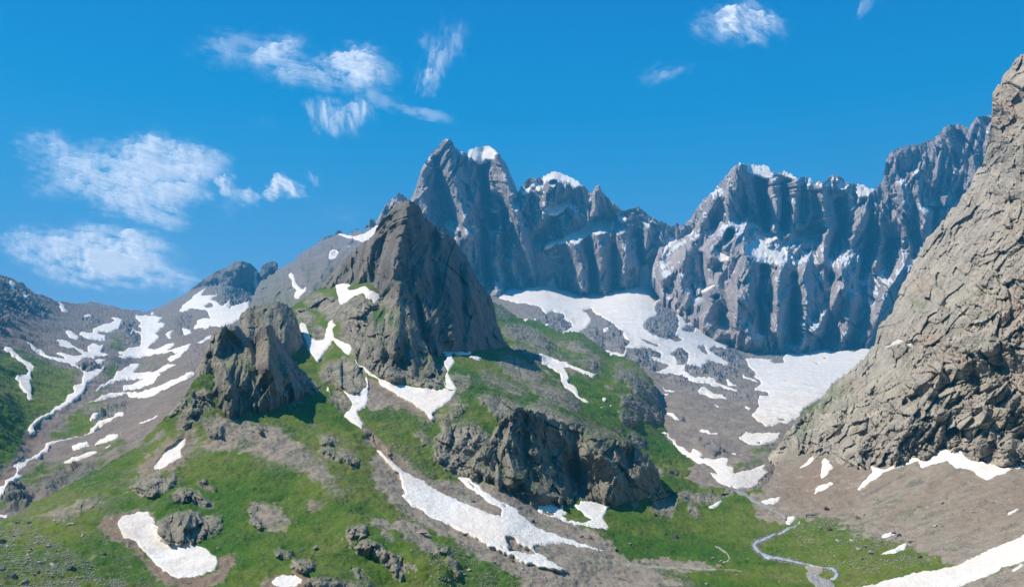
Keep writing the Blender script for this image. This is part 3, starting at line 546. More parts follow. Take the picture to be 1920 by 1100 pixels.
# --- tallest peak
RM_ = [(ln('840,265 850,330 868,400 878,445'), 14, 60), (ln('905,285 905,330 910,375 925,425'), 9, -65), (ln('930,285 950,340 966,400 985,460 1000,520'), 12, 45), (ln('800,310 792,370 800,430 830,500'), 12, 40),
       (ln('820,300 822,350 838,390 855,420'), 8, -30), (ln('878,445 868,480 880,520 895,545'), 14, 45), (ln('935,440 930,500 935,545'), 13, 40), (ln('905,420 908,480 920,540'), 8, -40), (ln('960,470 965,510 975,545'), 12, 45), (ln('945,400 948,440 953,480'), 7, -35),
       (ln('750,395 760,430 780,470'), 10, 35), (ln('945,340 975,400 1000,440'), 9, 20)]
L = landform('main_peak', 695, 1045, px('695,432 715,400 722,384 735,374 748,362 760,370 768,378 775,365 785,335 792,312 800,302 808,288 820,278 828,266 838,261 846,263 852,275 860,283 872,288 885,281 900,277 918,276 928,281 938,292 948,307 955,322 965,345 975,370 985,400 996,430 1004,455 1010,480 1022,520 1030,548 1045,560'),
   px('695,560 760,570 840,575 925,568 945,552 975,550 990,545 1000,528 1010,515 1020,530 1045,565'),
   [(840, 263, 2230), (915, 276, 2240), (770, 380, 2130), (700, 430, 2070), (975, 370, 2110), (1005, 450, 2080), (1000, 530, 2010), (930, 555, 1860), (880, 540, 1900), (800, 540, 1900), (860, 400, 2040), (930, 400, 2060), (720, 560, 1900), (1030, 550, 2010)],
   M_far, S=38, amp=40, mode='flute', sc=2.2, tilt=1.2, spur=(66, (50, 170), (8, 26), (20, 55), (-.55, .55)), ribk=1.4, zs=.38, seed=21, jag=2.2, jagw=7, ribs=RM_, snows=SN['main_peak'], zmin=-50)
tag(L['obj'], 'tallest grey blue rock peak with twin summit behind the dark pinnacle', 'mountain', 'structure')
# --- second peak with needle
RS_ = [(ln('1080,460 1090,500 1095,540'), 14, 60), (ln('1120,440 1130,490 1135,540'), 16, 60), (ln('1165,440 1172,490 1172,530'), 12, 50), (ln('1105,455 1110,500 1115,540'), 6, -35), (ln('1150,460 1152,500 1155,540'), 5, -30), (ln('1120,350 1118,380 1105,420'), 10, 25),
       (ln('1195,440 1200,480 1205,505'), 9, -40), (ln('1040,330 1030,380 1010,420'), 14, 30), (ln('1060,380 1030,430 1010,450'), 12, -30), (ln('1215,430 1210,470 1200,500'), 10, 25)]
L = landform('second_peak', 950, 1330, px('950,420 970,372 975,352 985,342 993,333 1003,337 1015,334 1028,328 1037,324 1050,327 1062,331 1075,338 1088,345 1095,350 1103,358 1110,362 1117,352 1123,347 1130,362 1142,372 1150,380 1158,388 1165,395 1175,396 1190,390 1198,388 1207,396 1220,408 1235,415 1250,420 1258,428 1268,420 1280,423 1295,415 1330,415'),
   px('950,540 1010,520 1055,520 1075,548 1110,550 1140,548 1170,540 1195,513 1212,499 1235,500 1330,520'),
   [(1040, 325, 2560), (1120, 350, 2470), (1000, 400, 2330), (1200, 390, 2300), (1270, 425, 2350), (1010, 510, 2120), (1060, 530, 1990), (1110, 545, 1950), (1170, 530, 1960), (1100, 450, 2060), (1170, 440, 2090), (1215, 500, 2080), (1320, 520, 2150), (1060, 400, 2250), (960, 480, 2300)],
   M_far, S=32, amp=36, mode='flute', sc=2.35, tilt=1.9, spur=(55, (40, 110), (8, 22), (18, 46), (-.6, .6)), ribk=1.4, zs=.38, seed=31, jag=2.6, jagw=7, ribs=RS_, snows=SN['second_peak'], zmin=-50)
tag(L['obj'], 'rounded snow-crowned peak with a pointed needle in the centre of the range', 'mountain', 'structure')
# --- long jagged wall
RW_ = [(ln('1385,312 1375,360 1365,420 1340,480'), 16, 60), (ln('1345,370 1320,420 1290,470 1250,520'), 14, 45), (ln('1425,340 1432,400 1440,440'), 8, -70), (ln('1450,345 1455,400 1448,440'), 10, 40), (ln('1495,335 1490,400 1480,440'), 10, 45), (ln('1515,350 1520,400 1505,430'), 9, 30), (ln('1470,350 1472,390 1470,430'), 7, -45),
       (ln('1540,340 1545,400 1550,440 1545,490'), 12, 45), (ln('1620,400 1590,470 1570,540 1545,620'), 14, 55), (ln('1570,380 1578,430 1560,480'), 9, -45), (ln('1650,400 1652,450 1640,500'), 7, 40), (ln('1690,350 1700,420 1690,500 1650,580 1620,640'), 14, 50), (ln('1720,330 1722,380 1730,430'), 12, 40), (ln('1740,400 1735,470 1700,540'), 12, 45),
       (ln('1635,400 1630,460 1615,520'), 8, -50), (ln('1670,400 1672,450 1665,520'), 8, -45), (ln('1280,480 1275,540 1290,570'), 13, 45), (ln('1240,470 1245,520 1240,560'), 13, 30), (ln('1315,480 1318,520 1320,560'), 7, -40), (ln('1400,480 1395,530 1380,590 1400,640'), 22, 60), (ln('1340,560 1320,600 1345,630'), 20, 60),
       (ln('1430,500 1425,560 1432,620'), 8, -50), (ln('1462,500 1460,560 1455,620'), 13, 55), (ln('1490,520 1488,580 1490,640'), 8, -50), (ln('1510,500 1515,560 1510,620'), 13, 40), (ln('1560,520 1555,580 1550,630'), 9, -50), (ln('1600,560 1590,610 1575,660'), 12, 50), (ln('1575,540 1540,600 1500,650'), 10, 30),
       (ln('1500,610 1505,640 1495,660'), 8, 35), (ln('1530,620 1520,650 1515,665'), 8, 35), (ln('1380,430 1390,460'), 14, 30), (ln('1230,440 1300,430'), 8, -10), (ln('1400,330 1405,390 1395,430'), 8, 25), (ln('1750,420 1760,480 1740,540'), 9, -30)]
L = landform('right_wall', 1222, 1870, px('1222,512 1228,488 1240,455 1262,428 1280,425 1297,408 1305,395 1322,372 1338,360 1350,345 1365,328 1375,315 1387,307 1400,312 1425,313 1440,314 1446,322 1458,326 1470,324 1485,330 1495,338 1508,331 1520,338 1526,350 1532,340 1545,345 1555,332 1563,329 1575,334 1590,345 1612,348 1640,358 1652,350 1662,345 1680,340 1700,330 1718,322 1722,316 1730,328 1745,330 1760,315 1780,320 1800,310 1840,290 1870,280'),
   px('1222,515 1236,530 1240,548 1250,560 1262,572 1268,582 1285,600 1310,595 1320,620 1340,640 1370,650 1390,672 1420,672 1470,668 1500,662 1540,668 1580,660 1640,640 1700,600 1870,560'),
   [(1387, 310, 2080), (1300, 410, 1970), (1240, 460, 1910), (1235, 570, 1800), (1290, 590, 1750), (1320, 610, 1720), (1400, 668, 1690), (1500, 662, 1740), (1600, 655, 1790), (1500, 340, 2110), (1565, 332, 2140), (1640, 358, 2080), (1720, 320, 2060), (1850, 290, 2120), (1700, 600, 1800), (1850, 540, 1900),
    (1430, 420, 1890), (1430, 490, 1810), (1500, 480, 1850), (1380, 540, 1750), (1460, 560, 1750), (1560, 520, 1840), (1340, 460, 1850), (1650, 480, 1900)],
   M_far, S=34, amp=40, mode='flute', sc=2.1, tilt=1.2, spur=(130, (50, 190), (8, 28), (18, 62), (-.75, .3)), ribk=1.5, zs=.34, seed=41, jag=3.6, jagw=7, ribs=RW_, snows=SN['right_wall'], zmin=-50)
tag(L['obj'], 'long jagged bluish rock wall with snow ledges closing the valley head', 'mountain', 'structure')
# --- shoulder left of the pinnacle
L = landform('shoulder', 466, 742, px('466,610 472,570 480,545 490,530 505,520 520,508 540,500 552,490 562,480 580,466 600,453 615,444 625,438 640,436 650,442 662,436 672,432 680,438 690,420 697,412 705,420 715,405 742,400'), px('466,640 520,640 560,620 620,600 742,560'),
   [(470, 600, 1500), (500, 525, 1750), (600, 453, 1900), (640, 437, 1920), (700, 415, 1960), (740, 400, 1980), (550, 580, 1450), (560, 540, 1550), (620, 540, 1500), (620, 490, 1700), (660, 480, 1700), (480, 630, 1400), (700, 550, 1500)],
   M_left, S=26, amp=42, mode='flute', sc=1.75, tilt=.3, spur=(30, (30, 80), (8, 20), (8, 22), (-.5, .1)), zs=.5, seed=51, jag=5, jagw=9, rock=.62, earth=.3, grass=.2, lumps=.95,
   ribs=[(ln('560,500 575,530 590,560'), 12, 40), (ln('550,500 560,545'), 8, -30), (ln('610,505 590,540 570,580'), 12, 40), (ln('600,470 612,490'), 14, 25), (ln('480,560 500,590'), 18, 35)],
   rocks=[(px('500,440 700,420 690,470 640,500 590,490 520,520'), -4, 10, .85)], greens=[(px('500,590 530,540 550,570 560,610'), .55, 10)], snows=SN['shoulder'])
tag(L['obj'], 'dark rocky shoulder with snow ramps left of the pinnacle', 'mountain', 'structure')
# --- left valley
L = landform('left_valley', -330, 520, px('-330,440 -250,462 -170,455 -90,480 -40,498 0,513 20,522 40,530 60,545 80,555 98,565 115,566 135,568 155,568 170,566 185,567 200,572 225,579 250,583 272,584 285,580 305,572 325,563 345,553 362,543 375,530 390,520 408,508 425,500 440,492 455,490 468,493 478,502 486,512 492,498 502,493 512,490 520,494 535,500'),
   px('-330,1060 -90,1010 0,1000 60,975 140,930 240,880 300,830 350,800 400,780 520,760'),
   [(-300, 455, 1330), (-300, 700, 800), (-300, 1000, 520), (-80, 490, 1450), (0, 513, 1500), (115, 566, 1680), (270, 583, 1850), (345, 553, 1900), (455, 490, 2100), (510, 490, 2300), (0, 925, 700), (60, 830, 850), (150, 740, 1000), (0, 760, 880), (0, 650, 1100), (270, 700, 1200), (240, 640, 1400), (350, 700, 1000), (230, 820, 830), (460, 580, 1680),
    (380, 650, 1250), (300, 780, 850), (-80, 700, 900), (-80, 950, 640), (120, 640, 1300), (400, 560, 1750), (470, 560, 1850), (500, 700, 1000), (170, 700, 1120), (350, 600, 1600)],
   M_left, S=34, amp=24, mode='block', sc=1.4, zs=.7, seed=61, jag=1.1, jagw=20, rock=0, grass=.12, earth=.1, gamp=5, gS=60,
   ribs=[(ln('455,492 440,520 420,550'), 18, 45), (ln('485,505 478,530 472,560'), 6, -40), (ln('60,830 150,740 240,690 275,600'), 30, -5), (ln('0,920 100,830 200,810'), 24, -3), (ln('110,640 180,690 230,680'), 20, 12), (ln('340,590 350,620'), 14, 14)],
   rocks=[(px('365,545 410,508 440,492 478,500 486,520 476,565 450,572 425,568 400,555 420,540'), 20, 5), (px('486,505 515,490 535,500 530,540 490,545'), 10, 5), (px('0,515 40,540 70,560 100,590 85,595 50,590 20,580 0,570'), 6, 6, .9), (px('0,555 15,590 12,620 0,640'), 5, 6, .9),
          (px('325,600 345,582 360,595 350,625 325,630'), 14, 5), (px('150,590 175,592 195,600 190,610 165,605'), 6, 5, .8), (px('230,600 255,600 262,625 255,650 232,640'), 8, 4, .9), (px('145,685 175,680 190,690 180,698 155,697'), 6, 4, .9), (px('165,770 200,760 240,755 245,770 200,782 170,785'), 5, 5, .8),
          (px('75,900 110,880 150,860 190,870 150,890 110,920 80,930'), 4, 7, .75), (px('100,560 110,560 108,570'), 3, 2), (px('285,690 300,682 300,692 290,698'), 6, 3), (px('380,600 420,600 415,615 380,622'), 4, 6, .6), (px('0,895 40,915 70,905 50,940 10,945'), 4, 7, .7)],
   greens=[(px('-90,640 0,645 70,665 120,690 152,700 145,735 110,770 70,790 70,800 50,830 25,870 0,885 -90,900'), .8, 6), (px('72,822 150,765 195,715 195,690 225,672 225,700 185,745 210,770 200,792 160,812 100,826 72,832'), .78, 5),
           (px('0,880 60,870 130,850 230,815 260,840 150,910 50,950 0,960 -90,980'), .62, 10), (px('195,620 240,625 235,660 205,655'), .7, 7), (px('230,670 330,650 320,690 250,700'), .5, 8), (px('330,570 380,535 400,525 370,560 340,590'), .35, 7), (px('160,762 240,740 260,755 220,770 170,790'), .6, 7), (px('490,520 520,510 520,570 490,570'), .5, 8)],
   browns=[(px('60,560 130,572 250,586 260,610 150,590 70,580'), .7, 6), (px('0,590 60,600 110,650 60,655 0,635'), .35, 8), (px('55,800 75,790 85,830 55,835'), .6, 4), (px('-10,890 30,880 55,870 20,910 -10,920'), .7, 5)],
   snows=SN['left_valley'])
tag(L['obj'], 'brown and green left valley slopes under a low saddle', 'hills', 'structure')
# --- cirque floor
L = landform('cirque', 905, 1700, px('905,560 930,530 960,520 1000,495 1040,500 1080,525 1140,525 1200,495 1230,490 1260,550 1310,570 1345,600 1390,645 1440,650 1500,645 1600,640 1700,600'),
   px('905,660 960,680 1020,680 1100,720 1180,800 1230,860 1300,910 1370,935 1420,940 1480,930 1560,900 1700,880'),
   [(940, 555, 1830), (1000, 520, 1990), (1000, 500, 2060), (1080, 545, 1930), (1140, 540, 1930), (1210, 505, 2060), (1235, 575, 1780), (1000, 600, 1560), (1100, 600, 1640), (1200, 650, 1400), (1290, 600, 1730), (1380, 655, 1660), (1500, 662, 1720), (1620, 650, 1760), (1500, 720, 1290), (1440, 790, 1040), (1240, 800, 1010),
    (1370, 900, 855), (1290, 860, 910), (1450, 880, 900), (1180, 700, 1230), (1300, 730, 1180), (1340, 820, 970), (1560, 800, 1050), (1600, 720, 1350), (930, 640, 1400), (1400, 930, 835), (1250, 700, 1280), (1550, 880, 930)],
   M_cirque, S=26, amp=15, mode='soft', sc=1.5, bk_=1.3, zs=.8, seed=71, jag=0, spur=(160, (14, 40), (6, 14), (4, 10), (-.4, .6)), rock=0, grass=0, earth=0, gamp=3.0, gS=40, bd=60,
   rocks=[(P('G', '0,320 40,285 120,285 170,330 215,380 240,425 200,485 150,485 60,450 0,430'), 26, 5), (P('G', '315,330 350,285 400,270 385,240 400,200 440,205 500,250 520,330 500,385 460,410 400,400 340,365'), 24, 4), (P('G', '540,290 590,275 610,300 560,320'), 10, 3), (P('G', '535,350 570,325 615,340 600,365 540,365'), 9, 3),
          (P('G', '230,460 330,450 420,480 415,520 330,505 380,540 400,570 340,585 280,545 215,500'), 9, 4), (P('G', '465,490 520,460 570,480 575,520 545,560 510,550 505,510'), 14, 4), (P('G', '545,560 600,500 700,530 690,580 640,600 560,610'), 18, 4), (P('G', '670,600 710,560 770,580 770,630 720,640'), 14, 4), (P('G', '750,560 820,560 860,610 820,620 780,600'), 14, 4),
          (P('G', '720,400 800,440 870,500 880,540 950,600 960,620 900,610 850,560 800,540 730,500 690,470 740,460'), 14, 5), (P('G', '380,600 500,600 600,630 620,660 540,655 430,620'), 10, 4), (P('G', '560,650 650,660 650,700 580,680'), 10, 4), (P('G', '660,700 800,700 950,690 1020,720 960,730 950,790 850,750 700,720'), 6, 6, .6),
          (P('D', '1300,230 1340,245 1370,300 1330,290 1290,250'), 12, 3), (P('D', '1520,260 1580,265 1590,290 1560,340 1510,340 1500,310'), 18, 4), (P('D', '1600,280 1660,250 1715,310 1690,350 1640,375 1580,370 1570,330'), 22, 4), (P('D', '1400,230 1520,245 1500,290 1430,280'), 8, 6, .5),
          (P('L', '560,350 700,350 860,430 940,520 960,620 900,660 850,600 700,600 600,560 560,450'), 12, 7, .7), (P('L', '800,380 900,330 960,370 990,480 930,500 850,430'), 16, 5), (P('G', '650,990 760,990 800,1040 700,1060 640,1040'), 8, 5, .8), (P('G', '600,960 640,955 650,975 610,985'), 4, 3), (P('G', '500,820 560,830 570,860 530,860'), 6, 3), (P('G', '120,210 300,220 400,280 250,290 150,260'), 5, 6, .5)],
   greens=[(P('H', '810,400 870,360 930,320 1000,290 1090,250 1100,330 1060,370 980,420 900,450 830,455'), .6, 4), (P('G', '1010,920 1100,890 1180,870 1230,780 1330,720 1400,660 1300,780 1230,850 1150,890 1050,925'), .65, 4), (P('H', '1140,250 1210,240 1200,280 1130,310'), .85, 3), (P('G', '-500,200 -420,260 -300,420 -250,500 -400,420 -550,300'), .4, 8), (P('L', '560,420 720,400 900,470 1000,560 1100,640 900,700 600,560'), .5, 8)],
   browns=[(P('G', '440,820 540,840 560,870 480,850'), .4, 5)], snows=SN['cirque'])
tag(L['obj'], 'grey scree bowl with ice-polished rock humps under the big walls', 'terrain', 'structure')
# --- green hillside between pinnacle and scree bowl
L = landform('hill', 890, 1440, px('890,585 925,568 940,572 960,590 975,598 1000,602 1025,610 1040,622 1060,622 1085,625 1105,635 1120,648 1135,660 1150,668 1175,672 1190,680 1205,694 1222,712 1232,735 1238,760 1243,785 1246,800 1252,822 1270,843 1300,868 1330,893 1370,912 1440,925'),
   px('890,700 950,700 1000,720 1060,770 1110,830 1180,900 1240,925 1330,945 1440,950'),
   [(930, 570, 1420), (1000, 602, 1400), (1085, 625, 1330), (1150, 668, 1250), (1205, 695, 1170), (1240, 760, 1080), (1246, 800, 1010), (940, 650, 1130), (1000, 690, 1020), (1090, 750, 950), (1100, 690, 1080), (1150, 800, 905), (1240, 880, 865), (1240, 925, 850), (1330, 900, 870), (1330, 945, 850), (1180, 740, 1010), (1010, 640, 1190), (1300, 870, 890), (960, 620, 1250), (1400, 930, 850), (1040, 670, 1120)],
   M_hill, S=20, amp=7, mode='soft', sc=1.3, bk_=1.4, zs=.6, seed=81, jag=3.5, spur=(110, (20, 60), (7, 16), (5, 11), (-.3, .6)), rock=0, grass=.85, gamp=2.2, gS=26, bd=60, lumps=.7,
   rocks=[(P('L', '160,320 240,290 330,290 450,340 560,420 560,540 480,500 370,430 300,420 200,380'), 24, 5), (P('L', '260,460 330,450 400,490 480,520 500,620 420,600 330,540 270,500'), 14, 4), (P('L', '540,500 620,540 720,590 850,580 940,560 945,660 880,650 820,610 700,600 600,580'), 16, 4), (P('L', '1060,680 1160,640 1280,690 1370,790 1440,900 1440,970 1370,900 1260,830 1150,750 1070,720'), 22, 5),
          (P('L', '1080,600 1140,600 1140,630 1080,630'), 8, 3), (P('L', '1100,860 1200,850 1290,890 1360,960 1440,1000 1440,1080 1330,1040 1230,970 1140,920'), 14, 5), (P('L', '1090,960 1150,980 1260,1030 1270,1090 1180,1080 1100,1020'), 10, 4), (P('L', '120,150 180,160 240,230 240,260 170,220 120,180'), 10, 4), (P('L', '1000,760 1060,760 1060,790 1010,790'), 4, 3, .8),
          (P('H', '230,230 260,220 330,290 320,315 270,290 240,260'), 6, 3), (P('H', '590,480 640,460 670,500 620,500'), 4, 3, .8), (P('L', '160,420 240,470 330,540 420,620 500,640 560,700 640,760 640,800 560,760 440,690 300,600 200,520'), 12, 6, .9)],
   greens=[(P('L', '650,620 760,660 860,680 1000,800 1100,950 1200,1100 1000,1100 880,940 780,800'), 1.0, 5), (P('L', '180,350 300,390 400,450 330,440 230,420'), 1.0, 4), (P('L', '560,400 800,420 950,540 900,560 700,520 600,480'), .45, 7), (px('1220,800 1260,840 1330,900 1260,900 1180,860 1140,810'), 1.0, 6)],
   browns=[(P('L', '655,625 700,625 860,690 870,710 700,660'), .8, 2), (P('L', '1070,870 1100,880 1200,960 1180,960'), .6, 3)], snows=SN['hill'])
tag(L['obj'], 'green hillside with dark rock steps right of the pinnacle', 'hills', 'structure')
# --- the near ground: spur, meadow, talus
gT = px('-240,1050 -110,1010 0,975 30,965 60,945 100,925 140,902 190,876 240,848 270,822 300,792 325,765 345,745 365,712 385,700 440,640 500,600 545,577 580,552 600,540 627,520 645,505 700,520 760,600 830,640 900,652 950,648 975,662 1000,676 1030,700 1060,722 1090,745 1110,765 1130,790 1155,812 1180,835 1215,862 1240,880 1270,893 1300,903 1330,912 1370,918 1400,922 1420,916 1440,905 1452,880 1465,862 1480,845 1500,842 1530,850 1560,868 1620,878 1700,858 1800,835 1920,845 2030,840')
gC = [(690, 545, 968), (650, 560, 985), (-230, 1180, 235), (-230, 1060, 400), (2140, 1180, 310), (2140, 1000, 410), (2140, 840, 590), (-100, 1180, 250), (150, 1180, 300), (400, 1100, 385), (800, 1100, 415), (960, 1100, 435), (1100, 1100, 465), (1560, 1100, 470), (1300, 1180, 395), (700, 1180, 350), (310, 1020, 460), (560, 1085, 400), (300, 940, 520), (560, 930, 535), (700, 960, 520), (340, 850, 610), (500, 850, 600), (450, 765, 690), (250, 850, 640), (140, 902, 590), (0, 985, 500),
      (0, 1180, 270), (640, 760, 740), (705, 835, 640), (800, 950, 545), (950, 1000, 510), (1060, 1070, 470), (1120, 1030, 535), (600, 650, 900), (565, 580, 1010), (640, 515, 1120), (700, 575, 945), (745, 650, 900), (820, 668, 925), (900, 665, 985), (950, 655, 1060), (800, 745, 780), (860, 715, 830), (1000, 692, 1010), (1090, 760, 930), (1150, 815, 870), (1240, 885, 800),
      (900, 765, 755), (1060, 800, 760), (860, 890, 635), (1000, 942, 620), (1060, 940, 655), (1150, 938, 690), (1235, 905, 765), (1330, 915, 800), (1400, 925, 790), (1450, 875, 855), (1420, 985, 665), (1300, 1000, 640), (1500, 930, 765), (1500, 845, 880), (1560, 875, 810), (1700, 865, 745), (1800, 845, 715), (1920, 858, 660), (2020, 850, 620),
      (1920, 1000, 480), (1920, 1100, 400), (1700, 1100, 440), (1700, 1000, 570), (1600, 950, 690), (1800, 920, 620), (2020, 1000, 440), (1700, 1180, 370), (2000, 1180, 330), (1600, 1040, 530), (370, 700, 700), (320, 775, 660), (470, 640, 880), (730, 900, 580), (640, 870, 590), (600, 1000, 470), (460, 1000, 470)]
rk = lambda c, s, b, w=4, v=1.0: (P(c, s), b, w, v)
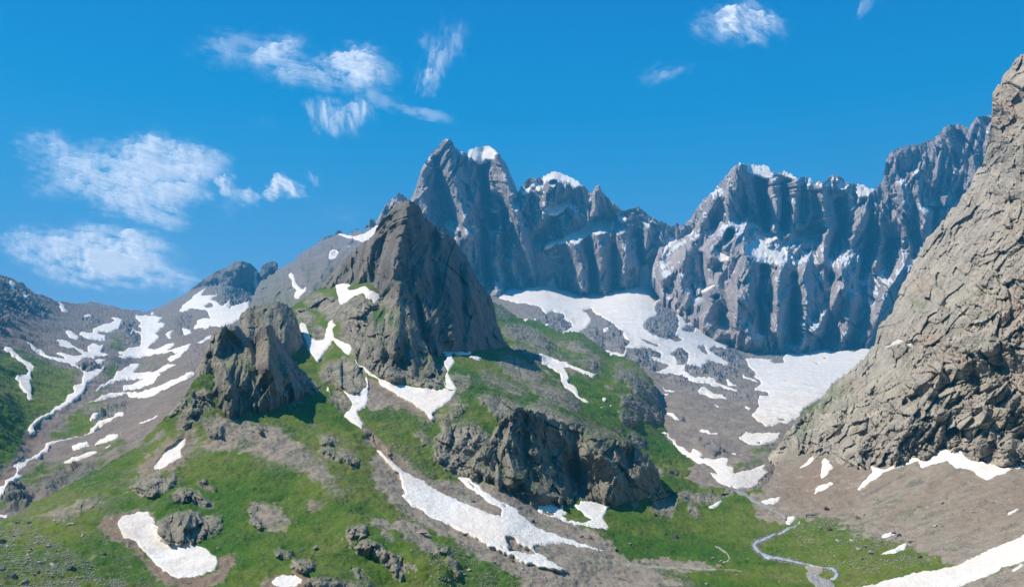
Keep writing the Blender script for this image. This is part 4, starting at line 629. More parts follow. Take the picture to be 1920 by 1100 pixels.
L = landform('ground', -240, 2150, gT, px('-240,1190 2150,1190'), gC, M_ground, S=12, amp=17, ang=120, spur=(420, (18, 60), (6, 15), (3, 8), (-.5, .6)), mode='slab', bk_=.95, zs=.8, seed=91, st=1.6, jag=.6, rock=0, grass=.86, gamp=1.6, gS=14, bd=40, lumps=.8,
   ribs=[(ln('700,830 780,920 900,1000 1060,1080'), 22, -9), (ln('590,560 600,620 600,700 660,780'), 12, -10), (ln('330,780 300,900 330,1000'), 30, 8), (ln('450,780 560,860 640,930 800,1040'), 50, 12), (ln('660,700 740,740 810,790'), 16, -8), (ln('640,560 700,620 740,700'), 18, 18), (ln('660,1000 750,1030 830,1070'), 26, 12), (ln('560,1090 620,1085 680,1095'), 26, 10), (ln('1640,885 1580,915 1500,940 1450,950'), 9, 6), (ln('1720,870 1650,910 1570,950'), 10, 7), (ln('1790,875 1720,920 1640,960'), 9, 7), (ln('1700,890 1640,925 1570,955'), 6, -5), (ln('1900,900 1820,950 1740,990'), 12, 7), (ln('1850,890 1780,930 1700,975'), 7, -5), (ln('1580,890 1530,915 1480,930'), 6, -5)],
   rocks=[rk('D', '220,170 290,155 390,180 420,270 400,310 340,300 300,250 230,230', 12), rk('D', '160,240 250,250 275,300 250,330 190,310', 8), rk('D', '240,340 290,335 330,345 325,400 280,415 245,390', 8), rk('D', '280,590 340,540 440,510 540,560 565,640 560,690 500,715 420,690 340,650 300,640', 9), rk('D', '350,720 420,690 480,760 480,790 430,820 370,770', 7),
          rk('D', '410,200 500,160 600,200 700,210 780,300 810,420 930,520 940,640 900,690 850,660 780,640 700,650 620,600 540,540 470,480 480,440 400,390 430,330 410,260', 18, 6), rk('D', '930,560 990,545 1015,590 980,620 990,660 940,690 870,640 900,590', 9), rk('D', '1020,600 1140,610 1150,660 1080,700 1040,650', 5, 5, .8),
          rk('L', '130,550 250,540 400,620 480,680 490,740 400,760 250,690 170,640', 10, 5), rk('L', '380,760 530,770 620,790 740,850 800,960 720,970 620,900 500,850 400,810', 16, 5), rk('L', '0,660 120,700 300,780 400,830 280,830 100,760 0,720', 4, 6, .7), rk('L', '480,850 600,870 650,930 560,950 480,900', 5, 5, .8),
          rk('M', '380,650 560,700 760,800 900,860 1050,880 1200,860 1450,880 1560,840 1700,800 1820,700 1800,640 1500,600 1200,600 800,600 500,600', 3, 6), rk('M', '1480,480 1640,450 1760,560 1860,680 1800,740 1640,640', 6, 4), rk('M', '700,180 900,150 1100,260 1300,330 1250,360 1000,310 800,260', 7, 5), rk('N', '560,960 700,920 900,860 1100,880 1150,960 900,980 760,1020 600,1060', 6, 4), rk('N', '100,900 240,850 300,960 240,1060 100,1080', 6, 5), rk('M', '400,100 480,80 600,110 720,170 800,190 760,230 640,250 560,250 480,190 420,150', 7, 5), rk('M', '60,430 200,330 300,300 420,340 480,430 470,520 420,540 350,520 330,560 420,660 400,730 220,680 80,590', 9, 6), rk('M', '130,250 200,180 320,140 300,190 200,280 150,400 100,420', 6, 5, .8), rk('M', '1000,280 1150,290 1300,350 1450,370 1540,400 1550,470 1480,470 1400,430 1200,350 1050,320', 7, 5, .9),
          rk('B', '740,540 790,480 860,455 900,470 920,500 980,460 1000,490 960,530 900,580 840,590 780,560', 9), rk('B', '950,590 1020,540 1090,560 1180,620 1220,650 1160,660 1080,620 1000,620', 5), rk('B', '1090,510 1150,500 1210,545 1190,570 1130,545', 4, 3), rk('B', '870,745 940,700 1030,665 1130,690 1240,720 1230,770 1170,810 1120,840 1070,850 1000,855 940,845 900,810', 13, 5),
          rk('B', '1400,630 1440,640 1440,700 1480,760 1460,775 1410,760', 4, 3), rk('B', '1620,985 1690,950 1780,950 1740,1000 1680,1010', 5, 3), rk('B', '1520,900 1570,880 1660,905 1640,930 1550,930', 3, 3, .8), rk('B', '1160,210 1240,200 1250,250 1200,265 1160,245', 5, 3), rk('B', '1370,195 1490,195 1500,230 1430,230', 4, 3), rk('B', '1060,110 1120,115 1110,160 1060,160', 5, 3), rk('B', '1000,190 1080,180 1100,220 1030,225', 4, 3, .8),
          rk('B', '1780,250 1860,240 1910,290 1840,300', 4, 3, .8), rk('B', '1770,320 1850,320 1920,370 1910,400 1830,370', 4, 3, .8), rk('B', '230,430 330,410 450,400 430,450 330,460 260,450', 3, 5, .8), rk('B', '200,510 330,470 340,510 250,540', 3, 5, .7), rk('B', '300,700 420,640 560,580 540,620 400,700 330,740', 3, 5, .7), rk('B', '930,120 1000,40 1050,0 1050,50 990,110 950,150', 6, 4, .9),
          rk('E', '260,770 310,745 380,760 390,800 350,825 290,830', 5, 3), rk('E', '300,855 380,830 450,860 560,920 605,970 605,1040 570,1050 500,990 440,930 380,900 320,900', 8, 3), rk('E', '30,1080 100,1045 220,1045 300,1060 420,1100 20,1110', 6, 4), rk('E', '270,1000 320,990 400,1050 400,1070 330,1050', 4, 3), rk('E', '-30,940 90,950 90,990 20,1010 -30,1000', 5, 3), rk('E', '450,790 520,800 540,850 500,860', 3, 3), rk('E', '770,880 840,880 850,900 790,905', 3, 2),
          rk('E', '360,250 420,240 460,290 440,310 380,290', 5, 3), rk('E', '460,310 520,330 540,380 500,380', 3, 3), rk('E', '200,330 280,340 340,400 310,430 250,400', 5, 4), rk('E', '90,240 190,260 200,300 120,290', 4, 4, .8), rk('E', '640,220 700,230 750,300 700,290', 2, 4, .7), rk('E', '740,340 860,360 1000,430 1010,480 900,480 790,410', 6, 4), rk('E', '820,870 930,1020 900,1060 830,960', 4, 3, .7),
          rk('H', '345,670 400,580 470,565 510,600 520,650 490,670 480,715 400,690', 4, 3), rk('H', '500,590 540,550 620,570 700,560 720,580 830,550 830,575 760,600 730,620 650,640 600,625 540,620', 6, 3), rk('H', '560,620 610,630 640,700 620,720 570,680', 4, 3), rk('H', '105,650 130,620 150,640 130,690', 4, 3), rk('H', '230,625 290,610 295,650 260,665', 4, 3), rk('H', '620,510 680,510 690,550 630,540', 3, 3), rk('H', '430,790 530,810 525,840 440,830', 0, 2, .3),
          rk('H', '1115,690 1125,690 1125,740 1105,720', 3, 2)],
   greens=[(px('-110,1000 200,930 320,800 345,750 420,790 420,860 330,880 250,900 150,970 60,985 -110,1060'), .62, 10), (px('340,870 420,850 520,900 640,940 740,1000 860,1100 600,1100 400,1060 440,1000 420,940'), 1.05, 10), (P('D', '110,460 240,470 290,560 320,640 270,690 180,620 90,560'), 1.1, 4), (P('D', '240,720 360,730 470,860 560,960 640,1060 640,1100 560,1100 420,950 300,820'), 1.1, 5),
           (P('D', '555,850 640,850 690,810 760,900 850,960 940,1090 940,1140 780,1060 640,960 570,900'), 1.1, 4), (P('D', '820,840 900,850 960,920 930,980 860,930'), 1.1, 4), (P('E', '480,260 600,270 740,400 860,500 850,540 700,450 560,350'), .9, 6), (P('D', '1055,520 1110,540 1190,600 1190,625 1110,600 1060,590'), 1.1, 3), (P('D', '1200,460 1330,440 1390,480 1300,520 1290,590 1230,560'), 1.1, 4),
           (P('D', '320,460 380,440 420,480 400,540 330,540'), 1.0, 4), (P('E', '1090,520 1180,530 1300,600 1330,640 1250,640 1130,570'), 1.0, 3), (P('D', '600,800 700,780 900,800 800,760 640,650 560,640 560,790'), 0, 4), (px('400,780 520,800 600,860 650,925 620,920 560,880 480,850 400,830'), .30, 8), (P('E', '340,720 560,720 700,760 760,850 810,940 790,955 700,900 560,800 440,770'), .2, 5), (P('B', '1400,620 1560,630 1650,700 1640,800 1500,800 1420,740'), .35, 8),
           (px('700,850 740,850 800,895 860,905 900,900 940,915 1000,945 1080,985 1140,1015 1200,1040 1200,1075 1100,1092 1000,1090 900,1040 820,995 750,955 700,895'), .05, 6), (P('E', '1240,600 1500,720 1760,850 1950,950 1900,1000 1700,950 1500,860 1250,740'), .12, 6), (P('E', '1500,1010 1700,900 2000,960 2000,1040 1700,1060 1560,1050'), .25, 8), (P('E', '1780,620 1900,590 2000,620 2300,700 2400,900 2200,880 1900,830 1720,790 1720,720'), 1.1, 5),
           (px('1120,940 1230,900 1330,905 1400,930 1420,960 1420,1010 1460,1010 1540,1000 1620,1035 1680,1060 1600,1110 1300,1110 1180,1060 1150,1020 1130,990'), 1.15, 8), (px('1400,925 1480,920 1540,940 1560,960 1480,975 1420,975 1415,950'), .08, 5), (px('1440,845 1530,838 1620,870 1760,840 2040,820 2040,1060 1800,1060 1660,1000 1560,965 1500,955 1440,925'), .1, 10), (px('1560,960 1650,935 1760,940 1700,1000 1640,1020 1560,1000'), .42, 12),
           (px('1480,995 1560,985 1640,1020 1660,1050 1560,1050 1480,1030'), .95, 8), (px('1540,1120 1600,1090 1640,1070 1620,1110'), .5, 6), (px('1700,1200 1800,1095 2040,1020 2040,1200'), .1, 6), (px('960,1085 1150,1060 1260,1075 1330,1100 1200,1130 1000,1130'), .35, 8), (px('1130,1050 1260,1045 1380,1062 1300,1075 1150,1062'), .3, 4), (px('-110,1000 40,985 120,1020 240,1110 -110,1200'), .8, 14)],
   browns=[(P('B', '560,720 640,690 740,670 850,680 880,740 800,690 700,720 690,800 790,880 900,990 970,1045 1110,1050 1230,1010 1240,930 1320,900 1330,960 1260,1060 1100,1110 930,1080 840,1000 740,880 640,830 560,770'), .9, 3), (P('B', '760,440 860,360 960,290 1060,240 1070,280 1030,360 1040,400 940,440 860,450'), .7, 5), (P('B', '1450,1100 1500,1040 1600,1010 1720,1020 1740,1080 1700,1130 1500,1130'), .8, 4),
           (P('D', '180,310 200,420 270,540 300,560 350,470 380,440 360,420 300,560 280,560'), .9, 3), (P('D', '560,610 760,740 900,830 940,880 960,820 1070,710 1080,740 990,800 960,880 880,860 700,740 580,680'), .7, 4), (P('E', '430,240 480,300 640,440 760,520 900,590 860,600 640,500 560,440 470,350'), .7, 4), (P('D', '500,800 540,880 620,960 720,1080 700,1100 580,980 520,900'), .8, 3), (px('1450,900 1530,845 1620,880 1600,910 1500,950 1440,945'), .55, 10), (px('1700,1000 1850,900 2030,850 2030,960 1850,980'), .45, 25), (px('1640,880 1700,870 1640,920 1560,960 1520,960 1590,915'), .5, 8), (px('1780,880 1830,880 1760,930 1660,985 1640,975 1720,925'), .4, 8), (P('E', '0,610 100,620 180,660 60,665'), .5, 5)],
   snows=SN['ground'])
tag(L['obj'], 'green spur, meadow and scree slopes of the near valley', 'ground', 'structure')
# --- dark crag under the spur
L = landform('crag', 838, 1246, px('838,884 862,884 880,864 900,842 916,820 932,800 948,780 965,768 1000,770 1030,785 1060,795 1080,797 1105,805 1130,812 1160,818 1185,830 1210,855 1225,870 1235,885 1240,905 1246,925'), px('838,882 860,885 900,895 940,912 970,925 1000,940 1030,940 1060,938 1100,940 1140,945 1160,930 1200,938 1235,925 1246,928'),
   [(900, 806, 680), (965, 770, 672), (1060, 795, 712), (1160, 820, 735), (1220, 870, 740), (860, 880, 650), (1000, 938, 612), (1060, 938, 655), (1140, 942, 688), (1200, 935, 712), (1240, 915, 750), (940, 910, 625), (950, 840, 650), (1040, 860, 692), (1070, 900, 690), (900, 860, 655), (1130, 870, 712), (1180, 880, 722), (840, 880, 660)],
   M_crag, S=13, amp=11, mode='flute', spur=(34, (30, 90), (8, 20), (5, 14), (-.5, .8)), ribk=1.7, zs=.55, seed=101, st=1.2, jag=4.5, jagw=11, bjag=9, rock=1, grass=.25, bd=45, back=.3,
   ribs=[(ln('1110,850 1140,865 1150,900 1145,930'), 26, 18), (ln('1075,870 1078,920'), 12, -12), (ln('1200,880 1190,920'), 18, 10), (ln('900,820 905,850'), 18, 10), (ln('850,860 900,880 960,910'), 9, 8), (ln('960,890 1010,925 1050,935'), 7, 6), (ln('990,790 985,850 1000,900'), 12, -6), (ln('1100,820 1180,835'), 12, 6)],
   greens=[(P('M', '430,540 520,560 640,670 900,850 880,870 640,740 480,620'), .8, 4), (P('M', '1000,230 1300,350 1260,420 1220,440 1180,370 1050,320'), .7, 5), (P('M', '1220,390 1500,340 1560,460 1400,520 1230,450'), .5, 6), (P('M', '120,60 420,60 780,130 900,190 600,180 600,290 480,340 300,300 200,250'), .9, 6)])
tag(L['obj'], 'dark overhanging crag below the spur above the snow tongue', 'cliff', 'structure')
# --- steep buttress under the pinnacle
L = landform('buttress', 636, 836, px('636,618 655,597 668,585 680,584 695,577 708,572 722,560 733,545 745,531 752,533 758,545 764,560 770,585 780,612 790,632 800,652 808,668 815,684 822,700 836,722'), px('636,640 655,655 675,668 690,690 705,700 725,708 750,714 780,717 805,718 836,712'),
   [(640, 625, 925), (668, 585, 950), (708, 560, 955), (747, 531, 945), (770, 585, 925), (800, 652, 880), (825, 705, 830), (655, 655, 885), (700, 703, 838), (750, 722, 822), (800, 730, 812), (745, 620, 862), (700, 640, 875), (725, 670, 842), (780, 680, 850)],
   M_crag, S=13, amp=15, mode='flute', zs=.5, seed=151, st=1.2, jag=5, jagw=9, bjag=4, rock=1, grass=.3, bd=60, back=.9, spur=(34, (25, 90), (7, 17), (7, 18), (-.5, .6)),
   ribs=[(ln('747,533 745,590 740,660'), 12, 26), (ln('700,600 705,650 710,700'), 10, 14), (ln('770,620 775,690'), 10, 16), (ln('722,600 728,690'), 7, -14)],
   greens=[(P('D', '560,240 660,220 760,330 740,350 640,300 540,380 480,440 440,430'), .9, 5), (P('D', '780,420 850,450 930,520 900,560 830,480'), .7, 4)])
tag(L['obj'], 'steep dark buttress below the left foot of the pinnacle', 'cliff', 'structure')
# --- broken crag on the left ridge
L = landform('ridge_crag', 346, 622, px('346,765 355,742 362,718 367,697 376,676 385,660 390,645 396,632 408,620 420,613 432,614 447,612 455,621 463,633 472,640 480,633 486,622 494,614 502,611 509,615 516,626 524,640 532,648 540,660 550,676 562,690 578,708 600,724 622,738'), px('346,775 380,772 410,768 430,772 460,768 490,755 520,745 550,735 580,738 622,745'),
   [(355, 745, 700), (385, 660, 760), (420, 613, 765), (447, 612, 790), (472, 640, 800), (540, 660, 815), (500, 612, 775), (510, 680, 735), (490, 735, 700), (430, 770, 672), (380, 770, 680), (420, 700, 705), (445, 660, 755), (560, 735, 760), (620, 740, 790), (540, 690, 780), (600, 700, 830)],
   M_crag, S=13, amp=10, mode='flute', spur=(44, (40, 110), (8, 18), (7, 18), (-.7, .7)), ribk=2.0, zs=.5, seed=111, st=1.2, bjag=9, jag=5.5, jagw=9, rock=1, grass=.32, bd=120, back=1.3,
   ribs=[(ln('420,615 395,660 370,720'), 12, 8), (ln('440,620 470,660 490,700'), 9, 9), (ln('500,612 505,650 500,690'), 12, 16), (ln('475,640 480,680 485,700'), 6, -12), (ln('420,700 425,740 430,765'), 16, 10), (ln('395,670 400,700'), 8, -10), (ln('530,700 560,730'), 12, 8), (ln('520,650 545,700'), 9, 10), (ln('500,650 520,730'), 9, 8)],
   greens=[(P('N', '500,600 620,620 720,690 860,830 880,870 760,800 620,700'), .85, 4), (P('N', '0,1080 100,880 180,830 260,820 200,950 60,1090'), .8, 5)])
tag(L['obj'], 'broken brownish crag on the ridge left of the pinnacle', 'cliff', 'structure')
# --- dark block behind that crag
L = landform('rock_block', 444, 572, px('444,618 449,598 453,590 460,584 467,579 480,575 495,572 508,568 524,568 538,572 547,578 553,590 558,604 562,622 567,640 572,650'), px('444,626 470,640 500,646 530,650 560,652 572,654'),
   [(448, 612, 880), (508, 568, 905), (550, 582, 930), (566, 645, 905), (480, 632, 860), (520, 645, 850), (540, 610, 885), (500, 600, 880)],
   M_crag, S=12, amp=11, mode='flute', zs=.45, seed=161, st=1.2, jag=4, jagw=8, bjag=4, rock=1, grass=.22, bd=60, back=.8, spur=(14, (25, 70), (7, 14), (6, 14), (-.3, .5)), ribs=[(ln('520,575 535,610 540,640'), 9, 12), (ln('465,585 470,620'), 7, 8)])
tag(L['obj'], 'dark squared rock block on the ridge between crag and pinnacle', 'cliff', 'structure')
# --- the dark pinnacle
L = landform('pinnacle', 556, 975, px('556,598 575,560 590,545 603,535 615,520 630,503 642,492 650,485 660,475 673,462 683,456 697,446 703,436 708,427 716,413 724,402 733,391 740,385 748,380 758,377 768,377 777,379 785,388 791,397 795,408 803,414 810,422 820,428 830,434 843,441 852,451 858,462 866,470 874,481 882,500 893,522 902,533 911,538 914,550 922,561 926,580 932,603 938,620 946,640 955,652 975,668'),
   px('556,602 590,572 610,550 626,530 644,523 656,537 672,540 690,535 705,546 720,556 728,575 735,600 745,630 765,652 790,662 830,660 860,660 900,660 940,660 960,660 975,672'),
   [(770, 378, 1015), (720, 450, 1000), (650, 487, 1060), (600, 535, 1095), (560, 595, 1080), (640, 545, 1050), (725, 570, 975), (740, 610, 945), (765, 650, 925), (745, 500, 965), (810, 440, 1045), (790, 560, 960), (850, 500, 1050), (885, 560, 1045), (930, 620, 1085), (955, 655, 1085), (900, 657, 1005), (830, 658, 945), (690, 520, 1010), (760, 430, 990)],
   M_pin, S=19, amp=17, mode='flute', sc=1.2, spur=(46, (45, 150), (7, 18), (7, 18), (-.55, .4)), ribk=1.6, zs=.34, seed=121, st=1.2, jag=4, jagw=8, bjag=6, rock=1, grass=.18, bd=200, back=1.5,
   ribs=[(ln('768,380 755,430 740,490 735,540'), 12, 14), (ln('750,535 755,570 775,620'), 12, 20), (ln('830,440 840,500 850,560 850,640'), 14, 14), (ln('812,440 815,500 815,560'), 8, -9), (ln('880,500 885,560 890,640'), 10, 12), (ln('865,500 868,560 870,640'), 6, -8), (ln('915,550 925,600 935,645'), 9, 9), (ln('700,450 690,490 670,530'), 10, 10), (ln('725,430 712,480 700,530'), 7, -8), (ln('660,480 640,510 620,540'), 8, 7), (ln('780,560 790,600 800,640'), 8, -7)],
   greens=[(px('600,545 640,515 660,530 640,555 600,570 570,590'), .8, 5)])
tag(L['obj'], 'dark craggy rock pinnacle towering over the middle of the spur', 'rock pinnacle', 'structure')
# --- near cliff on the right
L = landform('cliff', 1440, 2160, px('1440,858 1462,832 1475,812 1492,793 1510,778 1525,765 1540,750 1552,730 1568,712 1590,700 1612,680 1630,662 1640,645 1645,620 1655,603 1672,588 1682,560 1688,540 1700,520 1715,492 1728,470 1735,450 1750,438 1765,420 1780,400 1795,382 1812,360 1825,335 1838,312 1848,292 1852,270 1857,250 1860,215 1857,190 1862,172 1875,160 1880,145 1890,132 1900,118 1910,108 1922,103 1960,80 2040,60 2160,40'),
   px('1440,868 1480,862 1520,858 1540,868 1560,886 1580,880 1600,872 1640,882 1680,868 1720,860 1760,848 1800,850 1840,868 1880,876 1920,868 2040,850'),
   [(1450, 860, 910), (1480, 850, 895), (1520, 862, 852), (1560, 884, 812), (1640, 878, 772), (1720, 860, 735), (1800, 848, 708), (1880, 872, 655), (2030, 850, 600), (1492, 795, 930), (1552, 730, 980), (1640, 645, 1030), (1700, 520, 1060), (1765, 420, 1060), (1850, 292, 1010), (1857, 190, 985), (1922, 103, 950), (1900, 500, 800), (1750, 700, 800), (1600, 790, 860), (1700, 610, 910), (1850, 650, 735), (1920, 300, 860), (1800, 520, 900), (2030, 60, 880), (2030, 500, 690), (2150, 50, 860), (2150, 500, 650), (2150, 840, 560), (1680, 760, 810), (1560, 820, 860), (1900, 780, 680), (1800, 760, 740)],
   M_cliff, S=13, amp=30, mode='slab', ang=57, sc=1.05, spur=(150, (30, 90), (9, 24), (6, 14), (-.9, -.1)), zs=.7, seed=131, st=1.35, jag=5, jagw=12, bjag=5, rock=1, grass=.16, bd=400, back=.6,
   ribs=[(ln('1860,180 1850,260 1870,340'), 14, 16), (ln('1575,745 1560,790 1550,830'), 14, 12), (ln('1590,750 1580,800 1570,840'), 6, -12), (ln('1640,700 1610,740'), 8, 10), (ln('1740,520 1720,560 1700,640'), 16, 14), (ln('1800,560 1780,640 1740,720'), 16, 10), (ln('1850,400 1830,480 1830,560'), 16, 12), (ln('1820,800 1840,860'), 14, 10), (ln('1890,780 1890,860'), 14, 12), (ln('1700,790 1730,850'), 14, 8)],
   greens=[(px('1650,655 1700,640 1720,655 1690,670 1650,670'), .7, 5), (px('1690,670 1720,670 1700,720'), .55, 5), (px('1835,340 1860,330 1862,350 1840,360'), .8, 4), (px('1895,378 1925,375 1925,388 1897,385'), .8, 3), (px('1500,775 1560,730 1600,705 1580,740 1530,790 1490,830 1470,850'), .6, 6), (px('1700,555 1740,545 1740,580 1700,590'), .45, 6)],
   browns=[(P('J', '620,60 700,70 760,120 860,170 850,190 780,170 700,110 640,100'), 1.0, 5), (P('I', '920,130 1056,60 1056,330 930,330'), .5, 12), (P('J', '960,0 1056,0 1056,60 1000,40'), .9, 6), (P('I', '600,920 670,930 660,990 600,985'), .8, 4), (P('I', '960,980 1056,1000 1056,1100 970,1090'), .7, 8)], snows=SN['cliff'])
tag(L['obj'], 'steep grey beige broken cliff rising at the right edge', 'cliff', 'structure')
# ------------------------------------------------------------------ stream and gravel
def buffer(line, w):
    L = np.array(line, float); d = np.gradient(L, axis=0); n = np.stack([-d[:, 1], d[:, 0]], 1); n /= np.linalg.norm(n, axis=1, keepdims=True)
    w = np.array(w, float).reshape(-1, 1) / 2 if not np.isscalar(w) else w / 2
    return [tuple(p) for p in np.concatenate([L + n * w, (L - n * w)[::-1]])]
t = NT('water'); nz_ = t.noise(1.2, 6, .7); foam = t.ramp(t.noise(.9, 6, .75), .46, .58)
M_water = t.out(t.mix(foam, (.20, .24, .25), (.62, .66, .68)), .25, t.bump(nz_, .3, .6), .5)
t = NT('gravel'); M_gravel = t.out(t.mix(t.ramp(t.vor(.9).outputs['Distance'], .2, .6), (.42, .42, .41), (.22, .215, .21)), .9, t.bump(t.vor(.9).outputs['Distance'], .5, 1))
t = NT('stream_bank'); M_bank = t.out(t.mix(t.ramp(t.vor(1.3).outputs['Distance'], .2, .55), (.26, .24, .20), (.10, .095, .075)), .9, t.bump(t.vor(1.3).outputs['Distance'], .5, 1))
t = NT('path'); M_path = t.out(t.mix(t.ramp(t.noise(1.5), .4, .6), (.34, .31, .25), (.24, .22, .16)), .95)
def drape(name, poly, mat, th=.4, soft=1.0, warp=.12):
    L = LAY['ground']; X, Y, Pd, N = L['X'], L['Y'], L['P'], L['N']
    wx = 5 * fbm(np.stack([X / 14, Y / 14, X * 0], -1), 3, 870)
    f = Field(poly, soft)(X + wx * warp, Y + wx * warp); on_ = f > .03
    fa = on_[:-1, :-1] | on_[1:, :-1] | on_[1:, 1:] | on_[:-1, 1:]
    gi = np.arange(X.size).reshape(X.shape)
    qs = np.stack([gi[:-1, :-1][fa], gi[1:, :-1][fa], gi[1:, 1:][fa], gi[:-1, 1:][fa]], -1)
    use, inv = np.unique(qs, return_inverse=True); qs = inv.reshape(qs.shape); ff = f.ravel()[use]
    Q = Pd.reshape(-1, 3)[use]; h = th * np.clip(3 * (ff - .4), -1.2, 1); Q = Q + np.array([0, 0, 1]) * h[:, None] - np.array([0, 1, 0]) * h[:, None] * .5; c = Q.mean(0)
    o = mesh_obj(name, Q - c, qs, mat); o.location = c; return o
up = drape('stream', buffer(P('H', '825,548 870,572 905,590 935,612 960,630 1000,645 1045,662 1085,685 1118,712'), [7, 7, 6, 6, 5, 4, 3.5, 3, 3]), M_gravel, .5)
tag(up, 'pale stony streambed running out of the broad snow apron', 'streambed', 'structure')
bank = drape('stream_bank', buffer(P('H', '1120,780 1075,798 1035,818 990,834 955,848 938,862 952,885 968,905 1005,925 1050,936 1090,942 1130,950 1200,963 1270,978 1330,992 1375,1002 1402,1018 1408,1036 1395,1050'), [7, 8, 9, 10, 12, 13, 13, 12, 11, 10, 9, 8, 7, 7, 8, 9, 10, 10, 9]), M_bank, .22, 1.4, .5)
tag(bank, 'stony bank along the bending stream', 'stream bank', 'structure')
ms = drape('stream', buffer(P('H', '1200,730 1165,762 1120,780 1075,798 1035,818 990,834 955,848 938,862 952,885 968,905 1005,925 1050,936 1090,942 1130,950 1200,963 1270,978 1330,992 1375,1002 1402,1018 1408,1036 1395,1050 1370,1056'),
    [2, 2, 3, 3.5, 4, 5, 5.5, 7, 7, 6, 5.5, 5, 4.5, 3.5, 3, 3, 3, 4, 5, 6, 6, 5]), M_water, .5)
tag(ms, 'white rushing stream bending through the green meadow', 'stream', 'structure')
gb = drape('gravel_bar', P('H', '1230,1020 1250,1018 1290,1030 1330,1045 1365,1062 1395,1090 1400,1140 1330,1140 1290,1100 1250,1060'), M_gravel, .5)
tag(gb, 'pale grey gravel bar in the streambed at the bottom edge', 'gravel bar', 'stuff')
g2 = drape('sand_bar', P('H', '1225,980 1270,974 1325,990 1325,1020 1290,1034 1240,1010'), M_path, .35)
tag(g2, 'light tan sand bar above the gravel beside the stream', 'sand bar', 'stuff')
for s, l in (('720,872 740,880 760,892 785,905 796,920 798,940 785,955 760,957', 'short pale worn path curling through the meadow left of the stream'),
             ('0,945 60,950 150,962 250,975 330,985 420,990 560,990 640,1000 720,1000 820,1000 870,1010', 'long pale dry band crossing the lower meadow')):
    o = drape('path', buffer(P('H', s), 2.2 if 'worn' in l else 3.2), M_path, .3, 1.2, .3); tag(o, l, 'path', 'structure')
# ------------------------------------------------------------------ boulders
def ico(n):
    import bmesh
    bm = bmesh.new(); bmesh.ops.create_icosphere(bm, subdivisions=n, radius=1); bm.verts.ensure_lookup_table()
    v = np.array([x.co[:] for x in bm.verts]); f = np.array([[w.index for w in x.verts] for x in bm.faces]); bm.free(); return v, f
def rockshape(n, seed):
    v, f = ico(n); r = np.random.default_rng(seed); v = v.copy()
    for k in range(9):                       # broken planes
        d = r.normal(size=3); d /= np.linalg.norm(d); c = r.uniform(.45, .8); s = v @ d; v -= np.outer(np.maximum(s - c, 0), d)
    v *= (1 + .10 * fbm(v * 1.7 + seed, 3, seed))[:, None]
    return v * np.array([1, r.uniform(.7, .95), r.uniform(.5, .75)]), f
def bmat(name, a, b):
    t = NT(name); return t.out(t.mix(t.ramp(t.noise(1.2, 7, .65), .35, .65), a, b), .95, t.bump(t.noise(.8, 7, .7), .25, .9))
BM = {'pale': bmat('pale_boulder', (.36, .33, .28), (.46, .43, .37)), 'grey': bmat('grey_boulder', (.22, .21, .19), (.32, .30, .27)),
      'dark': bmat('dark_boulder', (.06, .058, .055), (.13, .12, .11)), 'pink': bmat('pinkish_boulder', (.30, .22, .19), (.38, .30, .26)), 'brown': bmat('brown_boulder', (.13, .085, .06), (.2, .14, .10))}
BK = {}
def boulder(x, y, w, tone='grey', label=None, flat=1.0, group=None, nm='boulder', seed=None):
    s = int(rng.integers(8)) if seed is None else seed
    if (s, tone) not in BK:
        v, f = rockshape(3, 300 + s); o = mesh_obj(nm, v, f, BM[tone], smooth=False); BK[(s, tone)] = o.data
    else:
        o = bpy.data.objects.new(nm, BK[(s, tone)]); SC.collection.objects.link(o)
    p, n = on('ground', x, y); r = w / 2 * p[1] / F
    o.scale = (r, r, r * flat * 1.1); o.rotation_euler = (rng.normal() * .2, rng.normal() * .2, rng.uniform(0, 6.28))
    o.location = (p[0], p[1], p[2] + r * flat * .28)
    tag(o, label, 'boulder', None, group or 'boulders'); return o
